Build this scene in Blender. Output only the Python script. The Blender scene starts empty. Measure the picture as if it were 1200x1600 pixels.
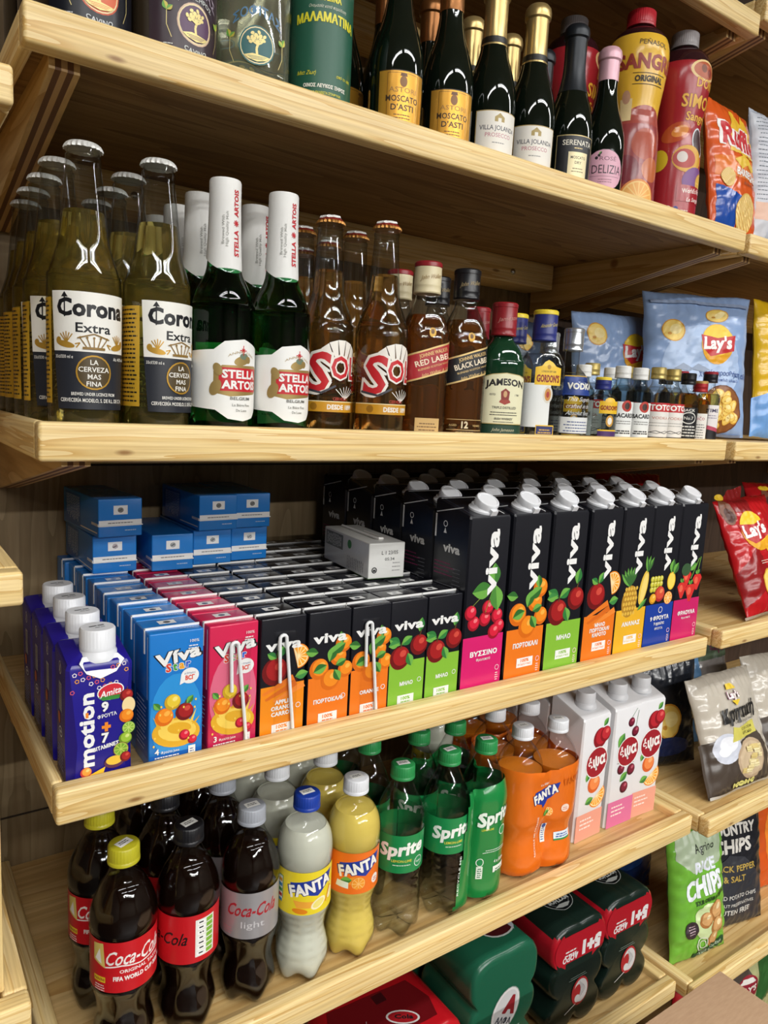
import bpy, math, random
from mathutils import Vector, Matrix, noise
from mathutils.geometry import tessellate_polygon
PI = math.pi
sc = bpy.context.scene
COL = sc.collection
# ------------------------------------------------------------------ camera
cam_d = bpy.data.cameras.new('camera'); cam = bpy.data.objects.new('camera', cam_d); COL.objects.link(cam)
RC = ((0.82137, -0.56807, 0.05151), (-0.04050, -0.14816, -0.98813), (0.56896, 0.80954, -0.14470))
CP = Vector((-0.11419, -0.64474, 0.12420))
cam.matrix_world = Matrix(((RC[0][0], -RC[1][0], -RC[2][0], CP.x), (RC[0][1], -RC[1][1], -RC[2][1], CP.y),
                           (RC[0][2], -RC[1][2], -RC[2][2], CP.z), (0, 0, 0, 1)))
cam_d.sensor_fit = 'HORIZONTAL'; cam_d.sensor_width = 36; cam_d.lens = 1155.0 / 1200 * 36
cam_d.clip_start = 0.02; cam_d.clip_end = 50
sc.camera = cam
# ------------------------------------------------------------------ world, exposure
w = bpy.data.worlds.new('world'); sc.world = w; w.use_nodes = True
w.node_tree.nodes['Background'].inputs[0].default_value = (0.9, 0.95, 1, 1)
w.node_tree.nodes['Background'].inputs[1].default_value = 0.025
sc.view_settings.view_transform = 'Standard'; sc.view_settings.look = 'None'
sc.view_settings.gamma = 1; sc.view_settings.use_curve_mapping = False
sc.view_settings.exposure = 0.0
LAMPS = [(x, y, k) for y, k in ((-1.05, .42), (-2.6, 1.3), (-4.8, 4.8)) for x in (-0.5, 0.9, 2.3)]
LAMP_W = 11.3

# ------------------------------------------------------------------ tagging
def tag(o, label=None, cat=None, group=None, kind=None):
    if label: o['label'] = label
    if cat: o['category'] = cat
    if group: o['group'] = group
    if kind: o['kind'] = kind
    return o
def thing(name, label, cat, loc=(0, 0, 0), rot=(0, 0, 0), group=None):
    o = bpy.data.objects.new(name, None); COL.objects.link(o)
    o.empty_display_size = 0.02; o.location = loc; o.rotation_euler = rot
    return tag(o, label, cat, group)
def copy_tree(o, parent=None):
    c = o.copy(); COL.objects.link(c)
    if parent is not None: c.parent = parent
    for ch in list(o.children): copy_tree(ch, c)
    return c
USED = set()
def place(proto, loc, rz, label, group=None, tilt=0, tx=0):
    if proto.name in USED:
        o = copy_tree(proto)
    else:
        o = proto; USED.add(proto.name)
    o.location = loc; o.rotation_euler = (tx, tilt, rz); o['label'] = label
    if group: o['group'] = group
    elif 'group' in o: del o['group']
    return o
# ------------------------------------------------------------------ materials
_m = {}
def lin(c): return c / 12.92 if c <= 0.04045 else ((c + 0.055) / 1.055) ** 2.4
def rgb(h):
    h = h.lstrip('#'); return tuple(lin(int(h[i:i + 2], 16) / 255) for i in (0, 2, 4))
def mat(name, fn=None, **k):
    if name in _m: return _m[name]
    m = bpy.data.materials.new(name); m.use_nodes = True; _m[name] = m
    b = m.node_tree.nodes['Principled BSDF']
    for key, v in k.items():
        i = b.inputs[key.replace('_', ' ')]
        i.default_value = (*v, 1) if isinstance(v, tuple) and len(v) == 3 else v
    if fn: fn(m, m.node_tree.nodes, m.node_tree.links, b)
    return m
def K(h, rough=0.38, metal=0.0):           # printed ink / plain colour
    return mat('ink_%s_%d_%d' % (h, rough * 100, metal * 100), Base_Color=rgb(h), Roughness=rough, Metallic=metal)
def F(h): return K(h, 0.24)                # glossy film / coated carton
def GOLD(): return K('c9a24a', 0.35, 0.75)
def wood(name, axis, c1, c2, c3, dens=1.0, rough=0.42, knots=True):
    def fn(m, N, Lk, b):
        tc = N.new('ShaderNodeTexCoord')
        def mp(along, across):
            s = [across * dens] * 3; s[axis] = along
            n = N.new('ShaderNodeMapping'); n.inputs['Scale'].default_value = s
            Lk.new(tc.outputs['Object'], n.inputs[0]); return n.outputs[0]
        n1 = N.new('ShaderNodeTexNoise'); n1.inputs['Scale'].default_value = 1; n1.inputs['Detail'].default_value = 3
        n1.inputs['Distortion'].default_value = 0.6
        Lk.new(mp(1.1, 34), n1.inputs[0])
        ma = N.new('ShaderNodeMath'); ma.operation = 'MULTIPLY'; ma.inputs[1].default_value = 9
        Lk.new(n1.outputs[0], ma.inputs[0])
        fr = N.new('ShaderNodeMath'); fr.operation = 'FRACT'; Lk.new(ma.outputs[0], fr.inputs[0])
        n2 = N.new('ShaderNodeTexNoise'); n2.inputs['Scale'].default_value = 1; n2.inputs['Detail'].default_value = 5
        Lk.new(mp(8, 420), n2.inputs[0])
        r = N.new('ShaderNodeValToRGB'); e = r.color_ramp.elements
        e[0].position = 0; e[0].color = (*c1, 1); e[1].position = 1; e[1].color = (*c3, 1)
        x = e.new(0.72); x.color = (*c2, 1)
        Lk.new(fr.outputs[0], r.inputs[0])
        mx = N.new('ShaderNodeMix'); mx.data_type = 'RGBA'; mx.blend_type = 'MULTIPLY'; mx.inputs[0].default_value = 0.55
        r2 = N.new('ShaderNodeValToRGB'); r2.color_ramp.elements[0].position = 0.32; r2.color_ramp.elements[1].position = 0.62
        r2.color_ramp.elements[0].color = (0.62, 0.52, 0.4, 1); r2.color_ramp.elements[1].color = (1, 1, 1, 1)
        Lk.new(n2.outputs[0], r2.inputs[0]); Lk.new(r.outputs[0], mx.inputs[6]); Lk.new(r2.outputs[0], mx.inputs[7])
        out = mx.outputs[2]
        if knots:
            v = N.new('ShaderNodeTexVoronoi'); v.inputs['Scale'].default_value = 1; Lk.new(mp(7, 22), v.inputs[0])
            r3 = N.new('ShaderNodeValToRGB'); r3.color_ramp.elements[0].position = 0.035; r3.color_ramp.elements[1].position = 0.075
            r3.color_ramp.elements[0].color = (0.32, 0.17, 0.07, 1); r3.color_ramp.elements[1].color = (1, 1, 1, 1)
            Lk.new(v.outputs['Distance'], r3.inputs[0])
            m2 = N.new('ShaderNodeMix'); m2.data_type = 'RGBA'; m2.blend_type = 'MULTIPLY'; m2.inputs[0].default_value = 0.8
            Lk.new(out, m2.inputs[6]); Lk.new(r3.outputs[0], m2.inputs[7]); out = m2.outputs[2]
        Lk.new(out, b.inputs['Base Color'])
        bp = N.new('ShaderNodeBump'); bp.inputs['Strength'].default_value = 0.12; bp.inputs['Distance'].default_value = 0.001
        Lk.new(n2.outputs[0], bp.inputs['Height']); Lk.new(bp.outputs[0], b.inputs['Normal'])
    return mat(name, fn, Roughness=rough)
PINE = (rgb('f6dda4'), rgb('efd18f'), rgb('dcb26a'))
def pine(axis): return wood('pine_%d' % axis, axis, *PINE)
def ply(axis): return wood('plywood_%d' % axis, axis, rgb('e0c086'), rgb('d6b274'), rgb('c69c5c'), dens=0.35, rough=0.5)
def backply(): return wood('back_panel_plywood', 2, rgb('8c7958'), rgb('846f4e'), rgb('766342'), dens=0.3, rough=0.6)
def fres(N, Lk, ior):
    g = N.new('ShaderNodeNewGeometry'); f = N.new('ShaderNodeFresnel')
    mr = N.new('ShaderNodeMix'); mr.data_type = 'FLOAT'; mr.inputs[2].default_value = ior; mr.inputs[3].default_value = 1 / ior
    Lk.new(g.outputs['Backfacing'], mr.inputs[0]); Lk.new(mr.outputs[0], f.inputs['IOR']); return f
def thin(name, col, ior=1.5, rough=0.03, extra=0.0, body=None, edge=.35):   # thin clear shell of glass or plastic
    def fn(m, N, Lk, b):
        t = N.new('ShaderNodeBsdfTransparent'); t.inputs[0].default_value = (*col, 1)
        lw = N.new('ShaderNodeLayerWeight'); lw.inputs['Blend'].default_value = .35; mc = N.new('ShaderNodeMix'); mc.data_type = 'RGBA'
        mc.inputs[6].default_value = (*col, 1); mc.inputs[7].default_value = (*[c * edge for c in col], 1); Lk.new(lw.outputs['Facing'], mc.inputs[0]); Lk.new(mc.outputs[2], t.inputs[0])
        g = N.new('ShaderNodeBsdfGlossy'); g.inputs['Roughness'].default_value = rough
        x = N.new('ShaderNodeMixShader'); f = fres(N, Lk, ior)
        src = t.outputs[0]
        if body:
            x2 = N.new('ShaderNodeMixShader'); x2.inputs[0].default_value = extra
            N.remove(b) if False else None
            b.inputs['Base Color'].default_value = (*body, 1); b.inputs['Roughness'].default_value = 0.3
            Lk.new(t.outputs[0], x2.inputs[1]); Lk.new(b.outputs[0], x2.inputs[2]); src = x2.outputs[0]
        Lk.new(f.outputs[0], x.inputs[0]); Lk.new(src, x.inputs[1]); Lk.new(g.outputs[0], x.inputs[2])
        Lk.new(x.outputs[0], N['Material Output'].inputs[0])
    return mat(name, fn)
def liquid(name, col, ior=1.33, rough=0.0):
    return mat(name, None, Base_Color=col, Transmission_Weight=1.0, IOR=ior, Roughness=rough)
def corr(m, N, Lk, b):
    tc = N.new('ShaderNodeTexCoord'); n = N.new('ShaderNodeTexNoise'); n.inputs['Scale'].default_value = 60; n.inputs['Detail'].default_value = 6
    mp = N.new('ShaderNodeMapping'); mp.inputs['Scale'].default_value = (1, 6, 1)
    r = N.new('ShaderNodeValToRGB'); r.color_ramp.elements[0].color = (*rgb('b08f70'), 1); r.color_ramp.elements[1].color = (*rgb('c8a888'), 1)
    Lk.new(tc.outputs['Object'], mp.inputs[0]); Lk.new(mp.outputs[0], n.inputs[0]); Lk.new(n.outputs[0], r.inputs[0]); Lk.new(r.outputs[0], b.inputs['Base Color'])
# ------------------------------------------------------------------ text and flat artwork (mm)
_t = {}
def glyphs(s, bold, res=2):
    bold = min(bold * .7, .02) if bold < .08 else bold * .6
    k = (s, bold)
    if k not in _t:
        c = bpy.data.curves.new('t', 'FONT'); c.body = s; c.size = 1; c.resolution_u = res; c.offset = bold; c.space_character = 1 + bold * 1.1
        o = bpy.data.objects.new('t', c); me = o.to_mesh()
        vs = [(v.co.x, v.co.y) for v in me.vertices]
        tr = []
        for p in me.polygons:
            vv = list(p.vertices)
            for i in range(1, len(vv) - 1): tr.append((vs[vv[0]], vs[vv[i]], vs[vv[i + 1]]))
        o.to_mesh_clear(); bpy.data.objects.remove(o); bpy.data.curves.remove(c)
        xs = [v[0] for v in vs] or [0, 1]
        _t[k] = (tr, min(xs), max(xs))
    return _t[k]
class Art:
    def __init__(s): s.it = []; s.L = 0; s.T = None
    def _add(s, tris, m):
        if s.T: tris = [tuple(s.T(*p) for p in t) for t in tris]
        s.it.append((tris, m, s.L))
    def poly(s, pts, m):
        s.L += 1
        tr = tessellate_polygon([[Vector((x, y, 0)) for x, y in pts]])
        s._add([tuple(pts[i] for i in t) for t in tr], m); return s
    def rect(s, x0, y0, x1, y1, m): return s.poly([(x0, y0), (x1, y0), (x1, y1), (x0, y1)], m)
    def ell(s, x, y, rx, ry, m, n=22, rot=0, a0=0, a1=360):
        c, d = math.cos(math.radians(rot)), math.sin(math.radians(rot)); P = []
        full = a1 - a0 >= 360
        for i in range(n if full else n + 1):
            a = math.radians(a0 + (a1 - a0) * i / n); u, v = rx * math.cos(a), ry * math.sin(a)
            P.append((x + u * c - v * d, y + u * d + v * c))
        return s.poly(P, m)
    def ring(s, x, y, r, wd, m, n=28, a0=0, a1=360, ry=None):
        s.L += 1; ry = ry or r; tr = []
        for i in range(n):
            A = [math.radians(a0 + (a1 - a0) * (i + j) / n) for j in (0, 1)]
            p = [(x + (r + q) * math.cos(t), y + (ry + q) * math.sin(t)) for t in A for q in (0, -wd)]
            tr += [(p[0], p[2], p[1]), (p[1], p[2], p[3])]
        s._add(tr, m); return s
    def line(s, pts, wd, m):
        s.L += 1; tr = []
        for (x0, y0), (x1, y1) in zip(pts, pts[1:]):
            L = math.hypot(x1 - x0, y1 - y0) or 1; nx, ny = -(y1 - y0) / L * wd / 2, (x1 - x0) / L * wd / 2
            a, b, c, d = (x0 + nx, y0 + ny), (x0 - nx, y0 - ny), (x1 - nx, y1 - ny), (x1 + nx, y1 + ny)
            tr += [(a, b, c), (a, c, d)]
        s._add(tr, m); return s
    def text(s, t, x, y, h, m, w=None, bold=0.01, shear=0.0, rot=0, al='C', arc=0.0, up=True):
        if up: s.L += 1
        tr, x0, x1 = glyphs(t, bold); k = h / 0.727; kx = k if w is None else w / (x1 - x0)
        off = {'C': (x0 + x1) / 2, 'L': x0, 'R': x1}[al]
        c, d = math.cos(math.radians(rot)), math.sin(math.radians(rot))
        def f(p):
            u = (p[0] - off) * kx + p[1] * k * shear; v = p[1] * k + arc * u * u
            return (x + u * c - v * d, y + u * d + v * c)
        T = [tuple(f(p) for p in q) for q in tr]
        if bold >= .04 and h > 3.5:          # heavier letters: the same glyph laid four times, slightly apart
            d_ = h * .026
            for i, j in ((-1, -1), (1, -1), (1, 1)): s._add([tuple((p[0] + i * d_, p[1] + j * d_) for p in q) for q in T], m); s.L += .4
            T = [tuple((p[0] - d_, p[1] + d_) for p in q) for q in T]
        s._add(T, m); return s
    def outlined(s, t, x, y, h, m, mo, b=0.01, ob=0.06, **k):
        w = k.pop('w', None)
        tr, x0, x1 = glyphs(t, b); _, y0, y1 = glyphs(t, b + ob)
        if w: k2 = dict(k, w=w * (y1 - y0) / (x1 - x0)); k = dict(k, w=w)
        else: k2 = dict(k)
        s.text(t, x, y, h, mo, bold=b + ob, **k2); s.L += 1; s.text(t, x, y, h, m, bold=b, **k); return s
    def lines(s, x, y, w, n, dy, h, m, seed=1, al='C'):       # fine print too small to read
        rd = random.Random(seed); s.L += 1; tr = []
        for i in range(n):
            L = w * rd.uniform(0.72, 1); x0 = x - L / 2 if al == 'C' else x
            u = x0
            while u < x0 + L:
                q = min(rd.uniform(1.2, 3.4) * max(h, 0.6), x0 + L - u)
                a, b2 = y - i * dy, y - i * dy + h
                tr += [((u, a), (u + q, a), (u + q, b2)), ((u, a), (u + q, b2), (u, b2))]; u += q + h * 0.5
        s._add(tr, m); return s
    # fruit and leaves printed on packs
    def leaf(s, x, y, L, rot, m1='3f7d33', m2='6fae4a', wd=0.32):
        c, d = math.cos(math.radians(rot)), math.sin(math.radians(rot)); P, Q = [], []
        for i in range(9): t = i / 8; P.append((t * L, math.sin(PI * t) * L * wd))
        for i in range(8, -1, -1): t = i / 8; Q.append((t * L, -math.sin(PI * t) * L * wd))
        R = lambda p: (x + p[0] * c - p[1] * d, y + p[0] * d + p[1] * c)
        s.poly([R(p) for p in P + Q[1:-1]], K(m1)); s.poly([R(p) for p in P + [(L * .5, 0.02)][:0]], K(m2)); return s
    def ball(s, x, y, r, c1, c2, c3):
        s.ell(x, y, r, r, K(c1)); s.ell(x + r * .12, y + r * .14, r * .8, r * .8, K(c2)); s.ell(x + r * .3, y + r * .36, r * .34, r * .28, K(c3), n=14, rot=30); return s
    def orange(s, x, y, r): return s.ball(x, y, r, 'd96a10', 'f08c1e', 'f9b248')
    def apple(s, x, y, r):
        s.ball(x, y, r, '6e0f12', 'a31c1e', 'cf4a3c'); return s.line([(x, y + r * .8), (x + r * .2, y + r * 1.35)], r * .12, K('5a4020'))
    def cherry(s, x, y, r): return s.ball(x, y, r, '9e0f24', 'd8203c', 'f07a80')
    def slice(s, x, y, r, rot=0, a0=0, a1=360, c=('f08a1c', 'fbe3b0', 'f7a52c')):
        s.ell(x, y, r, r, K(c[0]), a0=a0, a1=a1); s.ell(x, y, r * .9, r * .9, K(c[1]), a0=a0, a1=a1)
        n = 8
        for i in range(n):
            A = a0 + (a1 - a0) * (i + .1) / n; B = a0 + (a1 - a0) * (i + .9) / n
            P = [(x + r * .12 * math.cos(math.radians((A + B) / 2)), y + r * .12 * math.sin(math.radians((A + B) / 2)))]
            P += [(x + r * .82 * math.cos(math.radians(A + (B - A) * j / 3)), y + r * .82 * math.sin(math.radians(A + (B - A) * j / 3))) for j in range(4)]
            s.poly(P, K(c[2])); s.L -= 1
        s.L += 1; return s
    def crisp(s, x, y, rx, ry, rot=0):
        s.ell(x, y, rx, ry, K('d79a2c'), rot=rot); s.ell(x, y, rx * .9, ry * .9, K('f0cf6a'), rot=rot)
        s.ell(x + rx * .2, y + ry * .1, rx * .5, ry * .45, K('f8e39a'), rot=rot + 20); return s.ell(x - rx * .35, y - ry * .3, rx * .18, ry * .12, K('c98c2a'), rot=rot)
def clip(poly, ax, lo, hi):
    for sgn, lim in ((1, lo), (-1, hi)):
        out = []; n = len(poly)
        for i in range(n):
            a, b = poly[i], poly[(i + 1) % n]; da, db = sgn * (a[ax] - lim), sgn * (b[ax] - lim)
            if da >= 0: out.append(a)
            if (da > 0 and db < 0) or (da < 0 and db > 0):
                t = da / (da - db); out.append(tuple(x + (y - x) * t for x, y in zip(a, b)))
        poly = out
        if len(poly) < 3: return []
    return poly
# ------------------------------------------------------------------ mesh builder (mm)
class MB:
    def __init__(s): s.v = []; s.f = []; s.mi = []; s.ms = []
    def m(s, mt):
        if mt not in s.ms: s.ms.append(mt)
        return s.ms.index(mt)
    def add(s, vs, fs, mt):
        b = len(s.v); s.v += vs; i = s.m(mt)
        for f in fs: s.f.append(tuple(b + k for k in f)); s.mi.append(i)
        return s
    def box(s, x0, x1, y0, y1, z0, z1, mt, r=0.0):
        if r <= 0:
            v = [(x, y, z) for z in (z0, z1) for y in (y0, y1) for x in (x0, x1)]
            return s.add(v, [(0, 2, 3, 1), (4, 5, 7, 6), (0, 1, 5, 4), (2, 6, 7, 3), (0, 4, 6, 2), (1, 3, 7, 5)], mt)
        # rounded box: stacked rounded-rectangle rings
        def ring(z, ins):
            P = []; q = r
            for cx, cy, a0 in ((x1 - q, y1 - q, 0), (x0 + q, y1 - q, 90), (x0 + q, y0 + q, 180), (x1 - q, y0 + q, 270)):
                for k in range(4):
                    a = math.radians(a0 + 30 * k); rr = max(q - ins, 0.02); P.append((cx + rr * math.cos(a), cy + rr * math.sin(a), z))
            return P
        R = []
        for k in range(4): a = PI / 2 * k / 3; R.append(ring(z0 + r * (1 - math.sin(a)), r * (1 - math.cos(a))) )
        R2 = [ring(z1 - r * (1 - math.sin(PI / 2 * k / 3)), r * (1 - math.cos(PI / 2 * k / 3))) for k in range(4)]
        rings = [ring(z0 + r * (1 - math.sin(PI / 2 * k / 3)), r * (1 - math.cos(PI / 2 * k / 3))) for k in (0, 1, 2, 3)]
        rings = [ring(z0, r)] + [ring(z0 + r * (1 - math.cos(PI / 2 * k / 3)), r * (1 - math.sin(PI / 2 * k / 3))) for k in (1, 2, 3)] + \
                [ring(z1 - r * (1 - math.cos(PI / 2 * k / 3)), r * (1 - math.sin(PI / 2 * k / 3))) for k in (3, 2, 1)] + [ring(z1, r)]
        return s.loft(rings, mt)
    def loft(s, rings, mt, c0=True, c1=True):
        n = len(rings[0]); v = [p for R in rings for p in R]; f = []
        for j in range(len(rings) - 1):
            for i in range(n):
                k = (i + 1) % n; f.append((j * n + i, j * n + k, (j + 1) * n + k, (j + 1) * n + i))
        if c0: f.append(tuple(range(n - 1, -1, -1)))
        if c1: f.append(tuple((len(rings) - 1) * n + i for i in range(n)))
        return s.add(v, f, mt)
    def lathe(s, prof, mt, seg=40, sect=None, rf=None, c0=True, c1=True, off=(0, 0)):
        R = []
        for (r, z) in prof:
            ring = []
            for i in range(seg):
                a = 2 * PI * i / seg; q = r * (sect_k(sect, a) if sect else 1); zz = z
                if rf: q, zz = rf(q, z, a)
                ring.append((off[0] + q * math.cos(a), off[1] + q * math.sin(a), zz))
            R.append(ring)
        return s.loft(R, mt, c0, c1)
    def tube(s, pts, r, mt, seg=8):
        R = []
        for i, p in enumerate(pts):
            a = Vector(pts[max(i - 1, 0)]); b = Vector(pts[min(i + 1, len(pts) - 1)]); d = (b - a).normalized()
            u = d.orthogonal().normalized() if i == 0 else (pu - d * pu.dot(d)).normalized(); pu = u; q = d.cross(u)
            R.append([tuple(Vector(p) + (u * math.cos(2 * PI * k / seg) + q * math.sin(2 * PI * k / seg)) * r) for k in range(seg)])
        return s.loft(R, mt)
    def art(s, A, fn, du=None, dv=None, h0=0.15, dh=0.02):
        if du:
            f0, cache, dvv = fn, {}, dv or 1e9
            def fn(u, v, h):
                i = math.floor(u / du); fu = u / du - i
                j = math.floor(v / dvv) if dv else 0; fv = v / dvv - j if dv else 0
                def g(a, b):
                    k = (a, b if dv else v, h)
                    if k not in cache: cache[k] = f0(a * du, b * dvv if dv else v, h)
                    return cache[k]
                p, q = g(i, j), g(i + 1, j)
                o = tuple(p[c] + (q[c] - p[c]) * fu for c in range(3))
                if dv:                           # the two triangles of a cell, split corner to corner like the body's mesh
                    r = g(i + 1, j + 1)
                    if fu >= fv: return tuple(p[c] + (q[c] - p[c]) * fu + (r[c] - q[c]) * fv for c in range(3))
                    q = g(i, j + 1); return tuple(p[c] + (q[c] - p[c]) * fv + (r[c] - q[c]) * fu for c in range(3))
                return o
        for tris, mt, L in A.it:
            h = h0 + dh * L; key = {}; vs = []; fs = []
            for t in tris:
                ar = (t[1][0] - t[0][0]) * (t[2][1] - t[0][1]) - (t[2][0] - t[0][0]) * (t[1][1] - t[0][1])
                if abs(ar) < 1e-7: continue
                ps = [list(t) if ar > 0 else [t[0], t[2], t[1]]]
                for ax, d in ((0, du), (1, dv), (2, 1 if du and dv else None)):
                    if not d: continue
                    if ax == 2: ps = [[(q[0], q[1], q[0] / du - q[1] / dv) for q in p] for p in ps]
                    nx = []
                    for p in ps:
                        lo = min(q[ax] for q in p); hi = max(q[ax] for q in p)
                        k0 = math.floor(lo / d); k1 = math.floor(hi / d)
                        if k0 == k1: nx.append(p); continue
                        for k in range(k0, k1 + 1):
                            c = clip(p, ax, k * d, (k + 1) * d)
                            if c: nx.append(c)
                    ps = nx
                for p in ps:
                    idx = []
                    for q in p:
                        kk = (round(q[0], 3), round(q[1], 3))
                        if kk not in key: key[kk] = len(vs); vs.append(fn(q[0], q[1], h))
                        if not idx or idx[-1] != key[kk]: idx.append(key[kk])
                    if len(idx) > 2 and idx[0] == idx[-1]: idx.pop()
                    if len(set(idx)) == len(idx) and len(idx) > 2: fs.append(tuple(idx))
            if fs: s.add(vs, fs, mt)
        return s
    def build(s, name, parent=None, ang=35, loc=None, label=None):
        me = bpy.data.meshes.new(name); me.from_pydata([(x * .001, y * .001, z * .001) for x, y, z in s.v], [], s.f)
        for q in s.ms: me.materials.append(q)
        me.polygons.foreach_set('material_index', s.mi)
        me.polygons.foreach_set('use_smooth', [True] * len(s.f))
        me.update()
        if ang: me.set_sharp_from_angle(angle=math.radians(ang))
        o = bpy.data.objects.new(name, me); COL.objects.link(o)
        if parent is not None: o.parent = parent
        if loc: o.location = loc
        if label: o['label'] = label
        return o
def sect_k(sect, a):
    sx, sy, n = sect; return 1 / ((abs(math.cos(a)) / sx) ** n + (abs(math.sin(a)) / sy) ** n) ** (1 / n)
def interp(prof, z):
    p = prof
    for (r0, z0), (r1, z1) in zip(p, p[1:]):
        if z0 <= z <= z1 and z1 > z0: return r0 + (r1 - r0) * (z - z0) / (z1 - z0)
    return p[-1][0] if z > p[-1][1] else p[0][0]
def wrap(prof, R, sect=None):
    def f(u, v, h):
        a = u / R - PI / 2; r = interp(prof, v) * (sect_k(sect, a) if sect else 1) + h
        return (r * math.cos(a), r * math.sin(a), v)
    return f
def plane(o, U, V):
    o, U, V = Vector(o), Vector(U), Vector(V); N = U.cross(V)
    return lambda u, v, h: tuple(o + U * u + V * v + N * h)
def smoothprof(prof, n=3):                  # Catmull-Rom through the profile points; repeated points stay sharp
    out = []
    P = prof
    for i in range(len(P) - 1):
        p0 = P[i - 1] if i > 0 else P[i]; p1, p2 = P[i], P[i + 1]; p3 = P[i + 2] if i + 2 < len(P) else P[i + 1]
        out.append(p1)
        if math.hypot(p2[0] - p1[0], p2[1] - p1[1]) < 4 or abs(p2[0] - p1[0]) < .7: continue
        for k in range(1, n):
            t = k / n
            q = [0.5 * (2 * p1[j] + (p2[j] - p0[j]) * t + (2 * p0[j] - 5 * p1[j] + 4 * p2[j] - p3[j]) * t * t + (3 * p1[j] - p0[j] - 3 * p2[j] + p3[j]) * t ** 3) for j in (0, 1)]
            if out[-1][1] < q[1] < p2[1]: out.append((max(q[0], 0.01), q[1]))
    out.append(P[-1]); return out
def face_yaw(x, y, deg=0):                  # the way a shopper at the spot sees it, turned by deg
    return math.atan2(CP.x - x, -(CP.y - y)) + math.radians(deg)
ORD = ['front', 'second', 'third', 'fourth', 'fifth', 'sixth', 'seventh', 'eighth', 'ninth', 'tenth']
# ================================================================== the room
WB = 0.42                                    # the back panel's face
def struct(name, x0, x1, y0, y1, z0, z1, mt):
    o = MB().box(x0 * 1e3, x1 * 1e3, y0 * 1e3, y1 * 1e3, z0 * 1e3, z1 * 1e3, mt).build(name); return tag(o, kind='structure')
FL, CE = -1.36, 1.36
struct('floor', -2.5, 3.6, -6.4, 0.46, FL - 0.03, FL, K('24211e', 0.4))
struct('ceiling', -2.5, 3.6, -6.4, 0.46, CE, CE + 0.03, K('b8b6b0', 0.8))
struct('wall_back', 1.006, 3.6, WB - 0.004, WB + 0.04, FL, CE, wood('dark_back_panel', 2, rgb('4a382a'), rgb('443226'), rgb('38281e'), dens=0.3, rough=0.7))
struct('wall_back', -2.5, 1.006, WB, WB + 0.04, FL, CE, backply())
struct('wall_front', -2.5, 3.6, -6.44, -6.4, FL, CE, K('4a453c', 0.8))
struct('wall_left', -2.54, -2.5, -6.4, WB, FL, CE, K('4a453c', 0.8))
struct('wall_right', 3.6, 3.64, -6.4, WB, FL, CE, K('4a453c', 0.8))
for z in (0.02, -0.255, -0.47, -0.78):       # seams between the panels of plywood
    o = MB().box(-1200, 1010, 418.2, 420, z * 1e3 - 1, z * 1e3 + 1, K('2c2012', 0.8)).build('trim_1'); tag(o, kind='structure')
# tube lamps on the ceiling
tl = thing('ceiling_lamp', '', 'ceiling lamp')
MB().box(-620, 620, -75, 75, -30, -2, K('f2f2ee', 0.5), 4).build('lamp_housing', tl)
for q in (-40, 40):
    m = mat('tube_light', None, Base_Color=(1, 1, 1), Emission_Color=(0.93, 0.97, 1.0), Emission_Strength=6.0)
    MB().tube([(-590, q, -45), (590, q, -45)], 13, m, 10).build('tube', tl)
for i, (x, y, k) in enumerate(LAMPS):
    o = place(tl, (x, y, CE), 0, 'white twin tube lamp on the ceiling, %s of the %s row' % (('first', 'second', 'third')[[-0.5, 0.9, 2.3].index(x)], 'near' if y > -2 else 'middle' if y > -4 else 'far'), 'tube lamps on the ceiling')
    for q in (-0.04, 0.04):
        ld = bpy.data.lights.new('tube_glow', 'AREA'); ld.shape = 'RECTANGLE'; ld.size = 1.16; ld.size_y = 0.03
        ld.energy = LAMP_W * k; ld.color = (1, .985, .96)
        lo = bpy.data.objects.new('tube_glow', ld); COL.objects.link(lo); lo.location = (x, y + q, CE - 0.062)
# ------------------------------------------------------------------ shelves
def shelf(name, label, x0, x1, yf, zt, th, yb=None, group=None, brackets=True, dep=0.011, left=True, right=True, rail=20, bl=True):
    yb = yb or WB
    t = thing(name, label, 'shelf', (x0, yf, zt), group=group)
    L, D = (x1 - x0) * 1e3, (yb - yf) * 1e3; T = th * 1e3
    MB().box(0, L, 0, 20, -T, 0, pine(0), 3.2).build('front_board', t)
    for a, on in ((0, left), (L - rail, right)):
        if on: MB().box(a, a + rail, 20.3, D - 1, -T, 0, pine(1), 3).build('side_rail', t)
    ra, rb = rail + .2, L - (rail if right else 0) - .2
    MB().box(ra, rb, 20.2, D - 1, -dep * 1e3 - 8, -dep * 1e3, ply(0)).box(ra, rb, 20.2, D - 1, -dep * 1e3 - 12, -dep * 1e3 - 8, wood('shaded_underside_plywood', 0, rgb('a5824f'), rgb('997645'), rgb('846338'), dens=.3, rough=.7)).build('board', t)  # same plywood below, its colour darkened to carry the underside's shade
    if brackets:
        MB().box(60, L - 60, D - 70, D - 1, -T - 34, -dep * 1e3 - 12.2, pine(0), 1.5).build('batten', t)
        for bx in ((22, L - 46) if bl else (L - 46,)):
            m = MB(); P = [(24, -dep * 1e3 - 12.3), (24, -T - 6), (D - 2, -T - 72), (D - 2, -dep * 1e3 - 12.3)]
            n = 5                            # plies show as stripes along the bracket's sawn edge
            for k in range(n):
                xa, xb = bx + 24 * k / n, bx + 24 * (k + 1) / n
                v = [(x, y, z) for x in (xa, xb) for y, z in P]
                mm = (K('c39f6c', .55), K('6e4a2c', .6))[k % 2] if 0 < k < n - 1 else ply(1)
                m.add(v, [(0, 1, 2, 3), (7, 6, 5, 4), (0, 4, 5, 1), (1, 5, 6, 2), (2, 6, 7, 3), (3, 7, 4, 0)], mm)
            m.build('bracket', t)
    return t
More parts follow.
